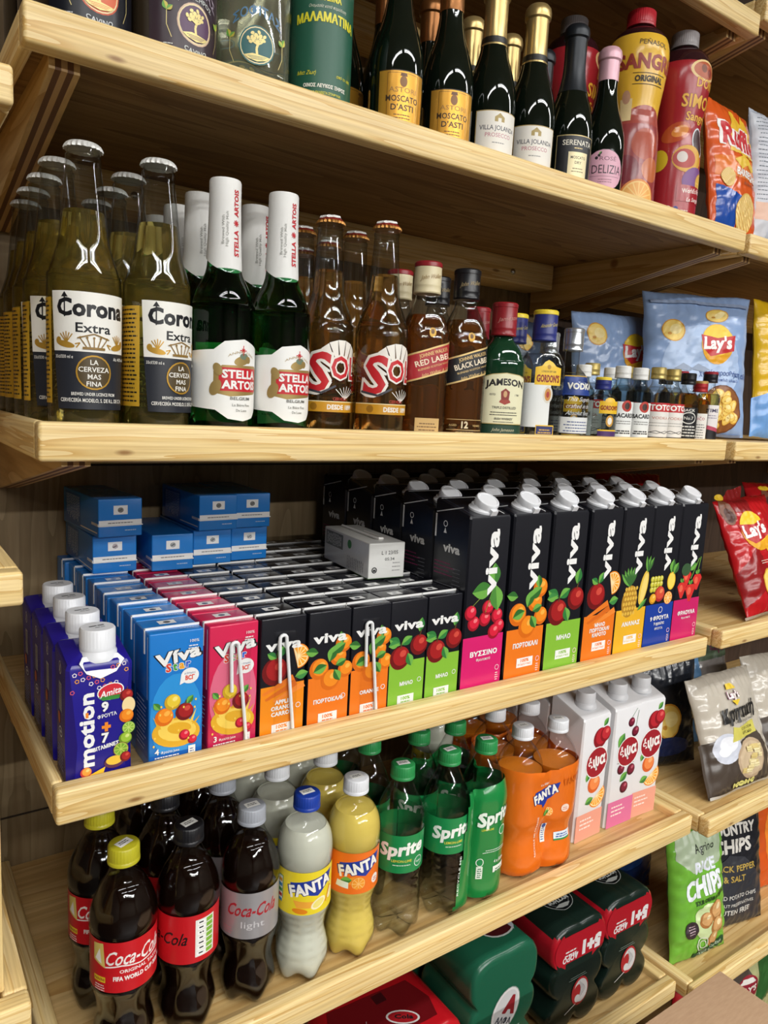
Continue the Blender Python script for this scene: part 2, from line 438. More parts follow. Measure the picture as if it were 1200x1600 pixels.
def bolt(t, x, y, z):
    m = MB(); R = []
    for k in range(5):
        a = PI / 2 * k / 4; R.append([(x + 5.5 * math.cos(a) * math.cos(b), y - 4 * math.sin(a), z + 5.5 * math.cos(a) * math.sin(b)) for b in [2 * PI * i / 14 for i in range(14)]])
    m.loft(R, K('c8c8c4', .25, 1.0)).build('bolt', t)
SH = [('drinks_shelf', 0.7237, 0.030, 0.034), ('drinks_shelf', 0.4133, 0.0305, 0.0165), ('drinks_shelf', 0.0955, 0.0327, 0.0081),
      ('drinks_shelf', -0.2252, 0.0322, 0.0009), ('drinks_shelf', -0.5328, 0.0345, -0.0093), ('drinks_shelf', -0.8390, 0.0322, -0.0162)]
ROW = ['highest shelf, seen only as a corner at the upper right', 'upper shelf under the wine and sparkling wine bottles', 'shelf under the row of beer and spirit bottles',
       'shelf under the juice cartons', 'shelf under the soft drink bottles', 'lowest visible shelf under the shrink wrapped can packs']
X0 = [-.004, -.0055, -.001, .0072, .004, .004]
for i, (n, zt, th, yf) in enumerate(SH):
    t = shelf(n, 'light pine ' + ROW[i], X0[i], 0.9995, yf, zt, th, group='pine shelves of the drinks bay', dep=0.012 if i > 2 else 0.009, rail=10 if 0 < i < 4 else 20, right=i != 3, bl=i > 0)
    if i in (1, 2, 0): bolt(t, 842, (WB - yf) * 1e3 - 70, -th * 1e3 - 15); bolt(t, 180, (WB - yf) * 1e3 - 70, -th * 1e3 - 15)
RB = [(0.757, .036), (0.4125, .030), (0.0935, .030), (-0.2135, .030), (-0.536, .0315), (-0.842, .030), (-1.13, .03)]
RN = ['topmost crisp shelf at the upper right corner', 'crisp shelf under the orange ridged crisp bag', 'crisp shelf under the pale blue crisp bags', 'crisp shelf under the red crisp bags',
      'crisp shelf under the cream coloured crisp bags', 'crisp shelf under the green rice crisp bag', 'low crisp shelf behind the cardboard box']
for i, (zt, th) in enumerate(RB):
    yf = 0.0009 + 0.052 * (zt + .225) - 0.017
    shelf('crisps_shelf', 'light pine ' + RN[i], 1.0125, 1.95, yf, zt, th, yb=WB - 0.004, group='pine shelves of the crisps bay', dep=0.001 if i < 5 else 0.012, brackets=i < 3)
for zt, th, wd in ((0.3445, .027, 'upper neighbouring shelf cut off by the left edge, holding dark bottles'), (-0.0175, .027, 'neighbouring shelf end at the left edge, level with the juice cartons'), (-0.388, .027, 'low neighbouring shelf end at the lower left edge')):
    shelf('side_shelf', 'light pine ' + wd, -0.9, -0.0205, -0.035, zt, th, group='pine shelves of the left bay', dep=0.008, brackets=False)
o = MB().box(-108, -38, -13, 9, -387, -46, pine(2), 2).build('upright_board'); tag(o, 'tall upright pine board standing in the low shelf at the left edge', 'board')
# cardboard boxes in the aisle
for z0, z1, lb in ((FL, -1.014, 'brown cardboard box on the floor under another box'), (-1.012, -0.667, 'brown cardboard box with plain closed top at the lower right corner')):
    bm_ = mat('cardboard', corr, Roughness=0.8)
    t = thing('cardboard_box', lb, 'box', (0.874, -0.15, z0), group='stacked cardboard boxes')
    H = (z1 - z0) * 1e3
    MB().box(-480, 0, -400, 0, 0, H - 4, bm_, 2).build('box_body', t)
    for a, b in ((-400, -201), (-199, 0)): MB().box(-480, 0, a, b, H - 3.8, H, bm_, 1).build('flap', t)
# ================================================================== containers
GL = lambda: thin('clear_glass', (0.95, 0.97, 0.96), edge=.5)
PET = lambda: thin('clear_plastic', (0.97, 0.98, 0.98), 1.45, 0.04, edge=.8)
def crown(t, z, m, r=13.2, m2=None, scrap=False):
    mb = MB(); fl = lambda q, zz, a: (q * (1 + 0.045 * math.cos(21 * a) * (1 if q > 13.9 else 0)), zz)
    mb.lathe([(r + 2.4, z - 5.2), (r + 2.2, z - 4), (r + 1.0, z - 1.5), (r - 0.5, z), (r - 4, z + 0.9), (0.5, z + 1)] if not m2 else [(r + 2.4, z - 5.2), (r + 2.2, z - 4), (r + 1.3, z - 2.2)], m, 84, rf=fl, c1=not m2)
    if m2: mb.lathe([(r + 1.3, z - 2.2), (r - 0.5, z), (r - 4, z + 0.9), (0.5, z + 1)], m2, 84)
    if scrap: mb.loft([[((q + (2 if k % 3 == 0 else 0)) * math.cos(k * PI / 9), (q + (k % 4)) * math.sin(k * PI / 9), z + zz + .5 * (k % 2)) for k in range(18)] for q, zz in ((11, .3), (10, 2.2), (4, 4), (1, 4.6))], K('e8e6e2', .6))
    return mb.build('crown_cap', t)
def screw(t, z0, z1, r, m, name='cap', ribs=30, art=None, top=1.5, extra=None):
    mb = MB(); fl = lambda q, zz, a: (q * (1 + 0.02 * math.cos(ribs * a)) if z0 + 4 < zz < z1 - 1 else q, zz)
    mb.lathe([(r * 1.03, z0), (r * 1.03, z0 + 3.2), (r, z0 + 3.6), (r, z0 + 5), (r * .985, z1 - top), (r * .93, z1 - .3), (r * .88, z1), (.4, z1)], m, ribs * 3, rf=fl if ribs > 3 else None)
    if extra: extra(mb)
    return mb.build(name, t, 50)
def tagtop(z, m='f2f2ee', r=8, rot=20):     # a small paper price sticker on a cap
    def f(mb):
        A = Art().rect(-r, -r * .62, r, r * .62, K(m, .6)); A.lines(0, 1.2, r * 1.6, 2, 2.6, 1.2, K('3a3a3a'), 3)
        c, d = math.cos(math.radians(rot)), math.sin(math.radians(rot))
        mb.art(A, plane((0, 0, z), (c, d, 0), (-d, c, 0)), h0=.2)
    return f
def bottle(name, cat, prof, glass, liq=None, level=0, art=None, R=30, sect=None, du=2.6, dv=None, seg=44, rf=None, solid=False, h0=.25, label_part='label'):
    t = thing(name, '', cat)
    P = prof
    b = MB().lathe(P, glass, seg, sect, rf, c1=not (not solid))
    b.build('bottle_body', t, 40)
    if liq:
        Q = [(max(r - 1.6, .3), z + 1.5) for r, z in P if z + 1.5 < level]; Q.append((max(interp(P, level) - 1.6, .5), level)); Q.append((0.3, level))
        Q = [(0.3, Q[0][1])] + Q if Q[0][0] > 1 else Q
        MB().lathe(Q, liq, seg, sect, rf).build('liquid', t, 50)
    if art:
        A = art if isinstance(art, Art) else art()
        MB().art(A, wrap(P, R, sect), du, dv, h0=h0).build(label_part, t, 50)
    return t
# ------------------------------------------------------------------ beer
CORONA = smoothprof([(.5, 2), (24, 0), (29, 2), (30.5, 7), (30.5, 122), (29, 134), (25, 147), (21.3, 160), (19, 178), (17, 198), (14.8, 218), (14, 226), (14.6, 228), (14.6, 231), (13, 232), (13, 238)])
def art_corona():
    a = Art(); W, N, Bk, G = K('eceae2'), K('262931'), K('17181c'), K('c79a3c', .35, .4)
    for sx in (-1, 1):                      # the back label's gold panel with dark print, seen from the sides
        a.rect(*( (-72, 24, -38, 112) if sx < 0 else (38, 24, 72, 112)), K('caa02c', .45))
        for k in range(22): a.lines(sx * 55, 28 + k * 3.8, 30, 1, 1, 1.5, Bk, k); a.L -= 1
        a.L += 1
    a.poly([(-34, 68), (34, 68), (36, 117), (-36, 117)], W); a.poly([(-30, 20), (30, 20), (34, 68), (-34, 68)], N)
    a.text('Corona', 0, 97.5, 14, Bk, w=60, bold=.05); a.rect(-24, 96, -22.8, 114.5, Bk); a.poly([(-26.4, 112), (-20.4, 112), (-23.4, 116.4)], Bk)
    a.text('Extra', 0, 84, 8, Bk, w=29, bold=.025)
    for s in (-1, 1):
        x = s * 23; a.ell(x, 73.5, 8, 2.6, G, rot=12 * s); a.ell(x + 6 * s, 76.5, 2.4, 3, G); a.line([(x - 9 * s, 71), (x - 12 * s, 75), (x - 8 * s, 74)], 1, G)
        for k in range(5): a.line([(x - 1 * s, 75), (x + s * (-6 + k * 2.6), 84 - abs(k - 2) * .9)], .9, G)
    for k in range(-2, 3): a.line([(k * 3, 72), (k * 5.4, 79)], .9, K('8a6a2c')); a.ell(k * 5.4, 79.6, 1, 1, K('8a6a2c'), n=8)
    a.line([(-13, 79), (0, 83), (13, 79)], 1, K('8a6a2c')); a.rect(-9, 70, 9, 72, K('8a6a2c'))
    a.ell(0, 51, 14.5, 14.5, K('b98d2e', .4, .3)); a.ell(0, 51, 13.2, 13.2, K('4c3d1f'))
    for k, q in enumerate(['LA', 'CERVEZA', 'MAS', 'FINA']): a.text(q, 0, 57.5 - k * 6, 4.2, W, bold=.02)
    a.text('33cl/330 ml e', -24, 62, 2.8, W, w=15); a.text('Alc. 4.5% vol', 24, 62, 2.8, W, w=14)
    a.text('BREWED UNDER LICENCE FROM', 0, 31.5, 2.7, W, w=36, bold=.02); a.text('CERVECERÍA MODELO, S. DE R.L. DE C.V.', 0, 26, 3.2, W, w=54, bold=.02)
    return a
STELLA = smoothprof([(.5, 2), (24, 0), (29.5, 2), (31, 7), (31, 112), (29.5, 124), (25, 138), (18, 152), (15.6, 166), (14.3, 190), (13.6, 215), (13.6, 226), (12.8, 227), (12.8, 232)])
def art_stella():
    a = Art(); W, R, G = K('eeeeea'), K('c3202c'), K('a98f56', .4, .4)
    a.poly([(-52, 30), (-46, 26), (-20, 24), (-8, 16), (8, 14), (22, 17), (32, 26), (38, 30), (38, 74), (30, 84), (8, 91), (-12, 88), (-22, 80), (-52, 78)], W)
    a.poly([(-22, 40), (-6, 37), (26, 40), (33, 44), (33, 64), (26, 67), (-14, 66), (-22, 60)], G); a.poly([(-17, 42), (29, 42), (29, 64), (-17, 64)], R)
    a.text('STELLA', 6, 54.5, 7.6, W, w=40, bold=.05); a.text('ARTOIS', 6, 44.5, 7.6, W, w=40, bold=.05)
    a.ell(6, 71, 9, 4.4, G, rot=15); a.ell(8, 75, 5, 3, K('6f7f6a')); a.ell(13, 72, 3.4, 3.4, G)
    for k in range(8):
        t = math.radians(45 * k); a.line([(7, 80.5), (7 + (4 if k % 2 == 0 else 2.4) * math.cos(t), 80.5 + (4.6 if k % 2 == 0 else 2.4) * math.sin(t))], .9, R)
    a.text('ANNO 1366', 6, 78, 2.2, K('b8a27a'), w=30, arc=-.02)
    a.ell(-20, 45, 5, 8, G, rot=-25); a.ell(-18, 62, 4, 6, G, rot=25)
    a.text('BELGIUM', 5, 34, 3, K('6a6a66'), w=22, bold=.02); a.text('La Bière Fine', 6, 28, 2.6, K('8a8a84'), w=20); a.text('De Luxe', 6, 23, 2.6, K('8a8a84'), w=12); return a
COLLAR = [(17.0, 160), (15.8, 185), (15, 215), (14.9, 236), (14.2, 238)]
def make_stella():
    g = liquid('green_bottle_glass', (0.05, 0.36, 0.11), 1.4, 0.0)
    t = bottle('beer_bottle', 'beer bottle', STELLA, g, art=art_stella, R=31)
    m = MB(); W = K('e4e3df', .55)
    R = []
    for r, z in COLLAR:
        R.append([(r * math.cos(a), r * math.sin(a), z if z > 170 else z + 9 * math.sin(a) * (1 if math.sin(a) > 0 else 1.2) + 3) for a in [2 * PI * i / 36 for i in range(36)]])
    m.loft(R, W, False, True)
    a = Art(); RD = K('c0202c'); a.text('STELLA', 7, 168, 5, RD, w=24, rot=90, bold=.04, al='L'); a.text('ARTOIS', 7, 204, 5, RD, w=24, rot=90, bold=.04, al='L')
    for k in range(4): q = math.radians(45 * k); a.line([(4.4 - 3 * math.cos(q), 198 - 3 * math.sin(q)), (4.4 + 3 * math.cos(q), 198 + 3 * math.sin(q))], 1, RD)
    a.text('Brewed With', -7, 178, 2.4, K('9a9a94'), w=26, rot=90, al='L'); a.text('High Quality Malt', -3.6, 176, 2.4, K('9a9a94'), w=32, rot=90, al='L')
    m.art(a, wrap(COLLAR, 15), 3, 12, h0=.2); m.build('paper_collar', t, 40)
    crown(t, 233, K('d8d8d4', .4), 12); return t
SOL = smoothprof([(.5, 2), (24, 0), (28.5, 2), (29.4, 7), (29.4, 108), (28, 120), (24, 134), (19, 147), (17, 160), (15.4, 185), (14, 208), (13.4, 216), (14, 217.5), (14, 220), (12.8, 221), (12.8, 226)])
def art_sol():
    a = Art(); W, R, Y = K('ece6dc'), K('c4222a'), K('c8901f', .4)
    for k in range(9):
        t = math.radians(20 + 17.5 * k); c, s = math.cos(t), math.sin(t); a.poly([(8 + 14 * c - 1 * s, 64 + 14 * s + 1 * c), (8 + 14 * c + 1 * s, 64 + 14 * s - 1 * c), (8 + 34 * c + 5 * s, 64 + 38 * s - 5 * c), (8 + 34 * c - 5 * s, 64 + 38 * s + 5 * c)], W)
    a.outlined('S', -20, 48, 42, R, W, b=.03, ob=.05, w=26, shear=.12); a.outlined('OL', 15, 62, 24, R, W, b=.035, ob=.05, w=38)
    a.line([(-34, 50), (-14, 46), (2, 54)], 2.4, K('3c3c44'))
    for k in range(7): a.line([(14, 40), (2 + k * 5, 54 - abs(k - 3) * 1.2)], .8, W)
    a.rect(-42, 26, 42, 37, Y); a.rect(-42, 36.6, 42, 37.6, K('e9d9a8')); a.ell(-22, 31.5, 4, 4, K('9a6a18')); a.text('CERVEZA', 8, 38.5, 3.4, K('b23a2a'), w=18, bold=.03); a.text('DESDE 1899', 10, 29, 5, W, w=34, bold=.04)
    for k in range(12): a.lines(-58, 40 + k * 4, 16, 1, 1, 1.6, Y, k); a.lines(58, 40 + k * 4, 16, 1, 1, 1.6, Y, k + 30)
    return a
# ------------------------------------------------------------------ spirits
def spirit(cat, prof, glass, liq, level, art, R, cap, sect=None, name='spirit_bottle', h0=.25, dv=None):
    t = bottle(name, cat, prof, glass, liq, level, art, R, sect, h0=h0, dv=dv)
    z0, z1, r, m, m2, sig = cap
    mb = MB(); mb.lathe([(r, z0), (r + .6, z0 + 1.5), (r, z0 + 3), (r, z0 + 8), (r + .3, z0 + 9), (r, z0 + 10), (r, z1 - 6)], m, 36, c1=False)
    mb.lathe([(r, z1 - 6), (r + .5, z1 - 5.5), (r + .5, z1 - 1.5), (r - 1, z1), (.3, z1)], m2, 36, c0=False)
    if sig:
        a = Art().text(sig[0], 0, (z0 + z1) / 2 - 2, 5, sig[1], w=r * 1.7, shear=.5, rot=8, bold=0); mb.art(a, wrap([(r, z0), (r, z1)], r), 3, h0=.4)
    mb.build('cap', t); return t
JW = smoothprof([(.5, 2), (23, 0), (26, 2.5), (27, 8), (27, 110), (25.5, 124), (21, 138), (15.5, 150), (12.5, 158), (11.5, 170), (11.5, 182)])
def art_jw(c, cd, n1, n2, foot, part=1):
    a = Art(); G = K('d8b878', .4, .3)
    a.poly([(-44, 57), (44, 84), (44, 117), (-44, 88)], G); a.poly([(-44, 59), (44, 86), (44, 115), (-44, 86)], K(c))
    a.text('JOHNNIE WALKER.', 6, 96, 4.2, G, w=38, rot=17, bold=.02); a.text(n1, 6, 87, 6.4, K('f0e0c4'), w=46, rot=17, bold=.03)
    a.text(n2, 8, 82.4, 2.2, G, w=44, rot=17); a.text('John Walker & Sons', 10, 75.5, 3.4, G, w=40, rot=17, shear=.4, bold=0)
    a.ell(2, 120, 4.4, 5.4, K('b08a3c', .35, .5)); a.ell(2, 121, 2.4, 3, K('6a4a1c'))
    if part == 1: return a
    a = Art()
    if foot == '12':
        a.text('12', 0, 14, 8, K('d8c9a4'), bold=.04); a.rect(-22, 23.6, 22, 24.2, G); a.rect(-22, 11.4, 22, 12, G); a.lines(0, 8, 30, 1, 2, 1.4, G); a.text('AGED', -15, 16, 2.4, G); a.text('YEARS', 15, 16, 2.4, G)
    else:
        a.rect(-14, 8, 16, 24, K('c9a66a')); a.lines(1, 17, 26, 4, 3.6, 1.2, K('6a4a2a'))
    return a
JAM = smoothprof([(.5, 2), (24, 0), (27, 2), (28.5, 8), (28.5, 88), (27, 100), (21, 113), (14, 122), (12, 128), (12, 140), (12, 150)])
def art_jameson():
    a = Art(); C, G, D = K('e6e2be'), K('1f4030'), K('2a2622')
    a.poly([(-36, 20), (36, 20), (37, 76), (20, 81), (0, 83), (-20, 81), (-37, 76)], K('b9a468')); a.poly([(-35, 21), (35, 21), (36, 75), (20, 80), (0, 82), (-20, 80), (-36, 75)], C)
    a.rect(-36, 8, 36, 19, G); a.text('John Jameson', 0, 11.5, 4, K('c8c2a0'), w=34, shear=.4, bold=0)
    a.text('JAMESON', 0, 68, 8, D, w=56, bold=.04, arc=-.004); a.poly([(-6, 50), (6, 50), (7, 60), (0, 64), (-7, 60)], K('8a2f26')); a.ell(0, 57, 3, 4, K('caa070')); a.poly([(-9, 47), (0, 44), (9, 47), (7, 50), (-7, 50)], K('a23c30'))
    a.text('ESTD', -18, 55, 2.4, D); a.text('1780', 18, 55, 2.4, D); a.text('TRIPLE DISTILLED', 0, 39, 3, D, w=36, bold=.02); a.lines(0, 34, 52, 2, 3, 1, D); a.text('IRISH WHISKEY', 0, 25.5, 2.6, D, w=28, bold=.03); a.lines(0, 22.5, 40, 1, 1, .8, D); return a
GOR = smoothprof([(.5, 2), (25, 0), (28, 2), (29, 7), (29, 88), (27.5, 100), (22, 112), (14.5, 122), (12.5, 128), (12.5, 140), (12.5, 150)])
def art_gordon():
    a = Art(); Y, N = K('ecc02a'), K('2a2f66')
    a.rect(-44, 18, 6, 74, K('e6e8e6', .5))
    a.poly([(-22, 72), (22, 72), (22, 94), (13, 96), (8, 101), (0, 104), (-8, 101), (-13, 96), (-22, 94)], Y); a.text("GORDON'S", 0, 76, 9, K('8a1f1c'), w=39, bold=.05); a.text('LONDON DRY GIN', 0, 88, 2.6, K('4a3a20'), w=26); a.ell(0, 95, 3.4, 3, K('b98a1c'))
    a.ell(1, 60, 9, 11, K('d8d4c8')); a.ell(1, 60, 6, 8, K('c88a3c')); a.ell(1, 60, 3, 4, K('a8322a')); a.rect(-16, 8, 16, 21, Y); a.rect(-15, 9.4, 15, 19.6, N); a.lines(0, 14, 26, 2, 3.4, 1.6, K('c9a24a')); return a
VOD = smoothprof([(.5, 2), (22, 0), (25, 2), (26, 6), (26, 70), (24.5, 80), (19, 90), (11.5, 98), (9.6, 104), (9.6, 132)])
def art_vodka():
    a = Art(); N = K('24408c')
    a.rect(-26, 62, 26, 86, N); a.text('VODKA', 0, 70, 8, K('e8e6da'), w=40, bold=.04); a.line([(-26, 87), (26, 87)], 1.2, K('c9a24a'))
    for k, q in enumerate(['This Superb', 'crafted in the', 'Absolut finest']): a.text(q, 0, 54 - k * 9, 6, K('d8dcdc'), w=40, shear=.4, bold=0)
    a.rect(-28, 12, 28, 33, K('e2e4e2')); a.lines(0, 26, 44, 4, 4, 1.4, K('4a5a8a')); return a
def mini_prof(H, r, rn, s=.62): return smoothprof([(.5, 1), (r * .85, 0), (r, 3), (r, H * s), (r * .85, H * (s + .07)), (rn * 1.15, H * (s + .15)), (rn, H * (s + .2)), (rn, H * .9)])
def mini(kind):
    H, r, rn = 108, 17.5, 8.5
    a = Art(); D = K('2a2a2a'); liq = thin('clear_spirit', (.96, .97, .97), 1.36, .02, edge=.75); lv = 78; cm = K('e6e6e2', .4); m2 = cm; sect = None; g = GL()
    if kind == 'rum':
        a.rect(-22, 8, 22, 58, K('e8eae8')); a.ell(2, 52, 8, 8, K('b5362a')); a.ell(2, 52, 4, 5, K('3a2420')); a.text('BACARDI', 0, 36, 6, D, w=30, bold=.05); a.lines(0, 30, 30, 2, 3.2, 1.2, K('7a7a76')); a.lines(0, 16, 28, 2, 3, 1.8, D)
        g = thin('pale_blue_glass', (0.8, 0.9, 0.9))
    elif kind == 'vodka':
        H, lv = 112, 84; r = 19.5; a.rect(-28, 10, 28, 60, K('e6e2dc')); a.rect(-28, 47, 28, 60, K('c02c30')); a.text('STOTOLI', 2, 49.5, 8, K('f4f2ec'), w=48, bold=.05); a.text('VODKA', 0, 36, 4, K('c08a7a'), w=26, bold=.02); a.lines(0, 30, 44, 2, 4, 1, K('9a9a94')); a.line([(-24, 14), (-6, 19), (8, 15), (24, 20)], .9, D); a.line([(-24, 18), (-4, 15), (10, 19), (24, 16)], .7, D)
        cm = K('d6c078', .35, .7); m2 = cm
    elif kind == 'gin':
        H, r, lv = 90, 22, 66; a.rect(-14, 40, 16, 57, K('e8bb28')); a.ell(1, 57, 8, 5, K('e8bb28')); a.text("GORDON'S", 1, 45, 6, K('8a1f1c'), w=27, bold=.05); a.ell(2, 30, 6, 8, K('c8963c')); a.ell(2, 30, 3.4, 5, K('e8e4da')); a.rect(-14, 7, 16, 18, K('e2b92c')); a.rect(-14, 9, 16, 16, K('4a2f66')); cm = K('2a3278', .35); m2 = K('ecd03a', .4)
    elif kind == 'whiskey':
        a.rect(-24, 8, 24, 56, K('17171a')); a.ell(0, 40, 12, 9, K('e0ded6')); a.ell(0, 40, 10.4, 7.6, K('17171a')); a.text('No.7', 0, 37.6, 5, K('e0ded6'), w=14); a.text('JACK', 0, 50, 4, K('e0ded6'), w=18, bold=.03); a.lines(0, 26, 32, 4, 4.6, 2, K('d8d6ce')); liq = liquid('amber_spirit', (0.72, 0.34, 0.07)); cm = K('1a1a1c', .3); m2 = cm
    elif kind == 'bitter':
        r = 16; a.rect(-16, 8, 14, 48, K('e8e4dc')); a.text('Ουζο', -2, 38, 5, K('b24a5a'), w=20, rot=0); a.lines(-1, 30, 24, 6, 4, 1.4, K('6a6a66')); liq = liquid('amber_spirit', (0.72, 0.34, 0.07)); cm = K('b02c30', .35, .3); m2 = K('c9a05c', .4, .5); H = 98; lv = 72
    else:
        H = 114; lv = 80; a.poly([(-18, 30), (18, 20), (18, 62), (-18, 62)], K('e8e2e0')); a.rect(-18, 8, 18, 24, K('1c1a1e')); a.poly([(-18, 28), (18, 20), (18, 26), (-18, 34)], K('b8455c')); a.text('STIME', 2, 51, 5.6, K('3a3050'), w=26, bold=.03); a.lines(2, 45, 24, 2, 3.6, 1.4, K('9a90a0')); liq = liquid('golden_spirit', (0.9, 0.6, 0.12)); cm = K('1d1c22', .3); m2 = K('9a2430', .35)
    P = mini_prof(H, r, rn)
    t = bottle('miniature_bottle', 'miniature bottle', P, g, liq, lv, a, r, sect, seg=30)
    mb = MB().lathe([(rn + 2.4, H - 17), (rn + 2.8, H - 16), (rn + 2.4, H - 14), (rn + 2.4, H - 10), (rn + 2.8, H - 9.4), (rn + 2.4, H - 9), (rn + 2.4, H - 4)], cm, 30, c1=False)
    mb.lathe([(rn + 2.4, H - 4), (rn + 2.5, H - 1.4), (rn + 1.4, H), (.3, H)], m2, 30, c0=False).build('cap', t); return t
# ------------------------------------------------------------------ wine and sparkling wine
WINE = smoothprof([(.5, 4), (30, 0), (36, 3), (37.5, 8), (37.5, 186), (35, 200), (26, 216), (16, 230), (14.4, 244), (14, 279), (15, 280), (15, 285), (13.5, 286), (13.5, 289)])
def tree_label(bg, ringc, inner, txt, tc, a=None, top='', title='ΣΟΦΙΤΑΣ', z=70, sub='CAVINO'):
    a = Art(); G = K('e2d08a', .4, .2)
    if bg: a.poly([(-40, 14), (-30, 11), (0, 9), (30, 11), (40, 14), (42, 150), (-42, 150)], K(bg, .3))
    z, zc = 0, z; a.T = lambda x, y: (x * .7, y * .7 + zc)
    a.ell(0, z, 24, 24, K(ringc)); a.ell(0, z, 22.4, 22.4, K('e8d9a8')); a.ell(0, z, 21, 21, K(inner))
    a.line([(0, z - 12), (-1, z - 4), (1, z + 2), (0, z + 6)], 3, G)
    for k in range(9):
        t = math.radians(20 * k + 10); q = 9 + 3.4 * (k % 2); a.line([(0, z), (q * .6 * math.cos(t), z + 2 + q * .6 * math.sin(t)), (q * math.cos(t + .2), z + 3 + q * math.sin(t + .2))], 1.1, G); a.ell(q * math.cos(t + .2), z + 3.4 + q * math.sin(t + .2), 2.6, 2, G, n=8, rot=k * 40); a.ell(q * .62 * math.cos(t), z + 4 + q * .6 * math.sin(t), 2, 1.6, G, n=8, rot=k * 70)
    a.poly([(-17, z - 13), (-6, z - 10.5), (8, z - 12), (17, z - 12.5), (12, z - 17), (0, z - 20), (-12, z - 17)], G)
    for k in range(3): a.line([(-12 + k * 2, z - 14 - k * 1.6), (12 - k * 2, z - 13.6 - k * 1.6)], .6, K(inner))
    a.text(sub, 0, z - 35, 5.6, K(tc), w=30, bold=.03, arc=.012)
    a.text(title, 0, z + 36, 11, K(txt), w=64, bold=.02, arc=-.012)
    if top: a.text(top, 0, z + 26.5, 5, K(tc), w=46, bold=.03, arc=-.012)
    for s in (-1, 1): a.line([(s * 30, z - 22), (s * 36, z - 8), (s * 36, z + 10)], .8, G); a.leaf(s * 36, z + 8, 11, 90 - 20 * s, 'd8c95a'); a.leaf(s * 36, z + 8, 9, 90 + 50 * s, 'c9ba4c'); a.lines(s * 34, z - 30, 14, 1, 1, 1.3, K(tc))
    a.T = None; return a
MAL = smoothprof([(.5, 4), (26, 0), (30, 3), (31.5, 8), (31.5, 140), (28, 156), (16, 178), (13, 190), (13, 232)])
def art_mala():
    a = Art(); Y = K('e6dc2e'); a.rect(-92, 9, 92, 136, K('1f5a44', .4)); a.rect(-90, 20, -62, 120, K('d8cf2c')); a.rect(62, 20, 90, 120, K('d8cf2c'))
    for k in range(14): a.lines(-76, 24 + k * 6.6, 24, 1, 1, 2.4, K('1f5a44'), k)
    a.T = lambda x, y: (x * .95, y * .8 + 4)
    a.text('ΡΕΤΣΙΝΑ', 0, 117, 6, Y, w=28, bold=.04); a.text('Ονομασία κατά παράδοση', 0, 109, 3.4, K('dfe0c8'), w=40, shear=.3, bold=0)
    a.text('ΜΑΛΑΜΑΤΙΝΑ', 0, 94, 10, Y, w=66, bold=.05, arc=-.002); a.text('Μια Ζωή', -21, 34, 4.4, Y, w=20, shear=.3); a.text('από το 1895', 21, 34, 3.6, Y, w=20, shear=.2)
    a.text('ΟΙΝΟΣ ΛΕΥΚΟΣ ΞΗΡΟΣ', 0, 20, 4, K('e8e8da'), w=46, bold=.04); a.text('ΑΠΟ ΕΚΛΕΚΤΑ ΣΤΑΦΥΛΙΑ', 0, 12.5, 2.8, Y, w=34, bold=.03); a.text('ΕΛΛΗΝΙΚΩΝ ΠΟΙΚΙΛΙΩΝ', 0, 8, 2.8, Y, w=34, bold=.03); a.T = None; return a
SPK = smoothprof([(.5, 4), (22, 0), (27, 2), (29, 8), (29.5, 60), (28.5, 82), (24, 102), (17.5, 122), (14, 140), (13, 158), (13, 196)])
def sparkling(art, foil, fz, cap, name='sparkling_wine_bottle', s=1.0, dz=0, band=None, ring=K('1c1a16')):
    P = [(r * s, z * s + dz * max(0, z - 60) / 136) for r, z in SPK]; H = P[-1][1]
    t = bottle(name, 'sparkling wine bottle', P, mat('dark_green_glass', None, Base_Color=(.004, .007, .004), Roughness=.04, Specular_IOR_Level=.6), art=art, R=29 * s, dv=8, solid=True)
    Q = [(interp(P, fz) + .4, fz)] + [(r + .5, z) for r, z in P if fz < z < H - 14] + [(13.6 * s, H - 14), (15.6 * s, H - 12), (16 * s, H - 6), (15 * s, H - 1), (12 * s, H + 2.5), (.4, H + 3)]
    mb = MB().lathe(Q, foil, 36)
    if band: mb.art(band(), wrap(Q, 14 * s), 3, 6, h0=.3)
    mb.build('foil_capsule', t); return t
def art_mosc():
    a = Art(); G = K('d39a36', .3, .5); a.rect(-27, 10, 27, 62, K('2a1c08')); a.rect(-26, 11, 26, 61, G); a.ring(0, 36, 24, .7, K('6a4512'), n=4, a0=45, a1=405, ry=33)
    a.ell(0, 51, 4, 5.4, K('8a5a1c')); a.poly([(-4, 56), (4, 56), (3, 59), (-3, 59)], K('6a4010')); a.text('ASTORI', 0, 40.5, 5, K('9a7030'), w=30); a.text('MOSCATO', 0, 31.5, 6, K('3a2408'), w=36, bold=.03); a.text("D'ASTI", 0, 23, 6, K('3a2408'), w=25, bold=.03); a.lines(0, 18, 24, 2, 3, 1, K('6a4512')); return a
def art_villa():
    a = Art(); a.rect(-28, 8, 28, 56, K('b79a5c')); a.rect(-27, 9, 27, 55, K('e9e4da')); a.poly([(-6, 44), (6, 44), (6, 49), (3, 51), (0, 53.5), (-3, 51), (-6, 49)], K('a8904a')); a.rect(-2, 44, 2, 48, K('e9e4da'))
    a.text('VILLA JOLANDA', 0, 35, 5.2, K('4a4a52'), w=46, bold=.02); a.text('PROSECCO', 0, 27.5, 4.6, K('c07a86'), w=32, bold=.01); a.lines(0, 21, 20, 1, 2, 1, K('8a8a86')); return a
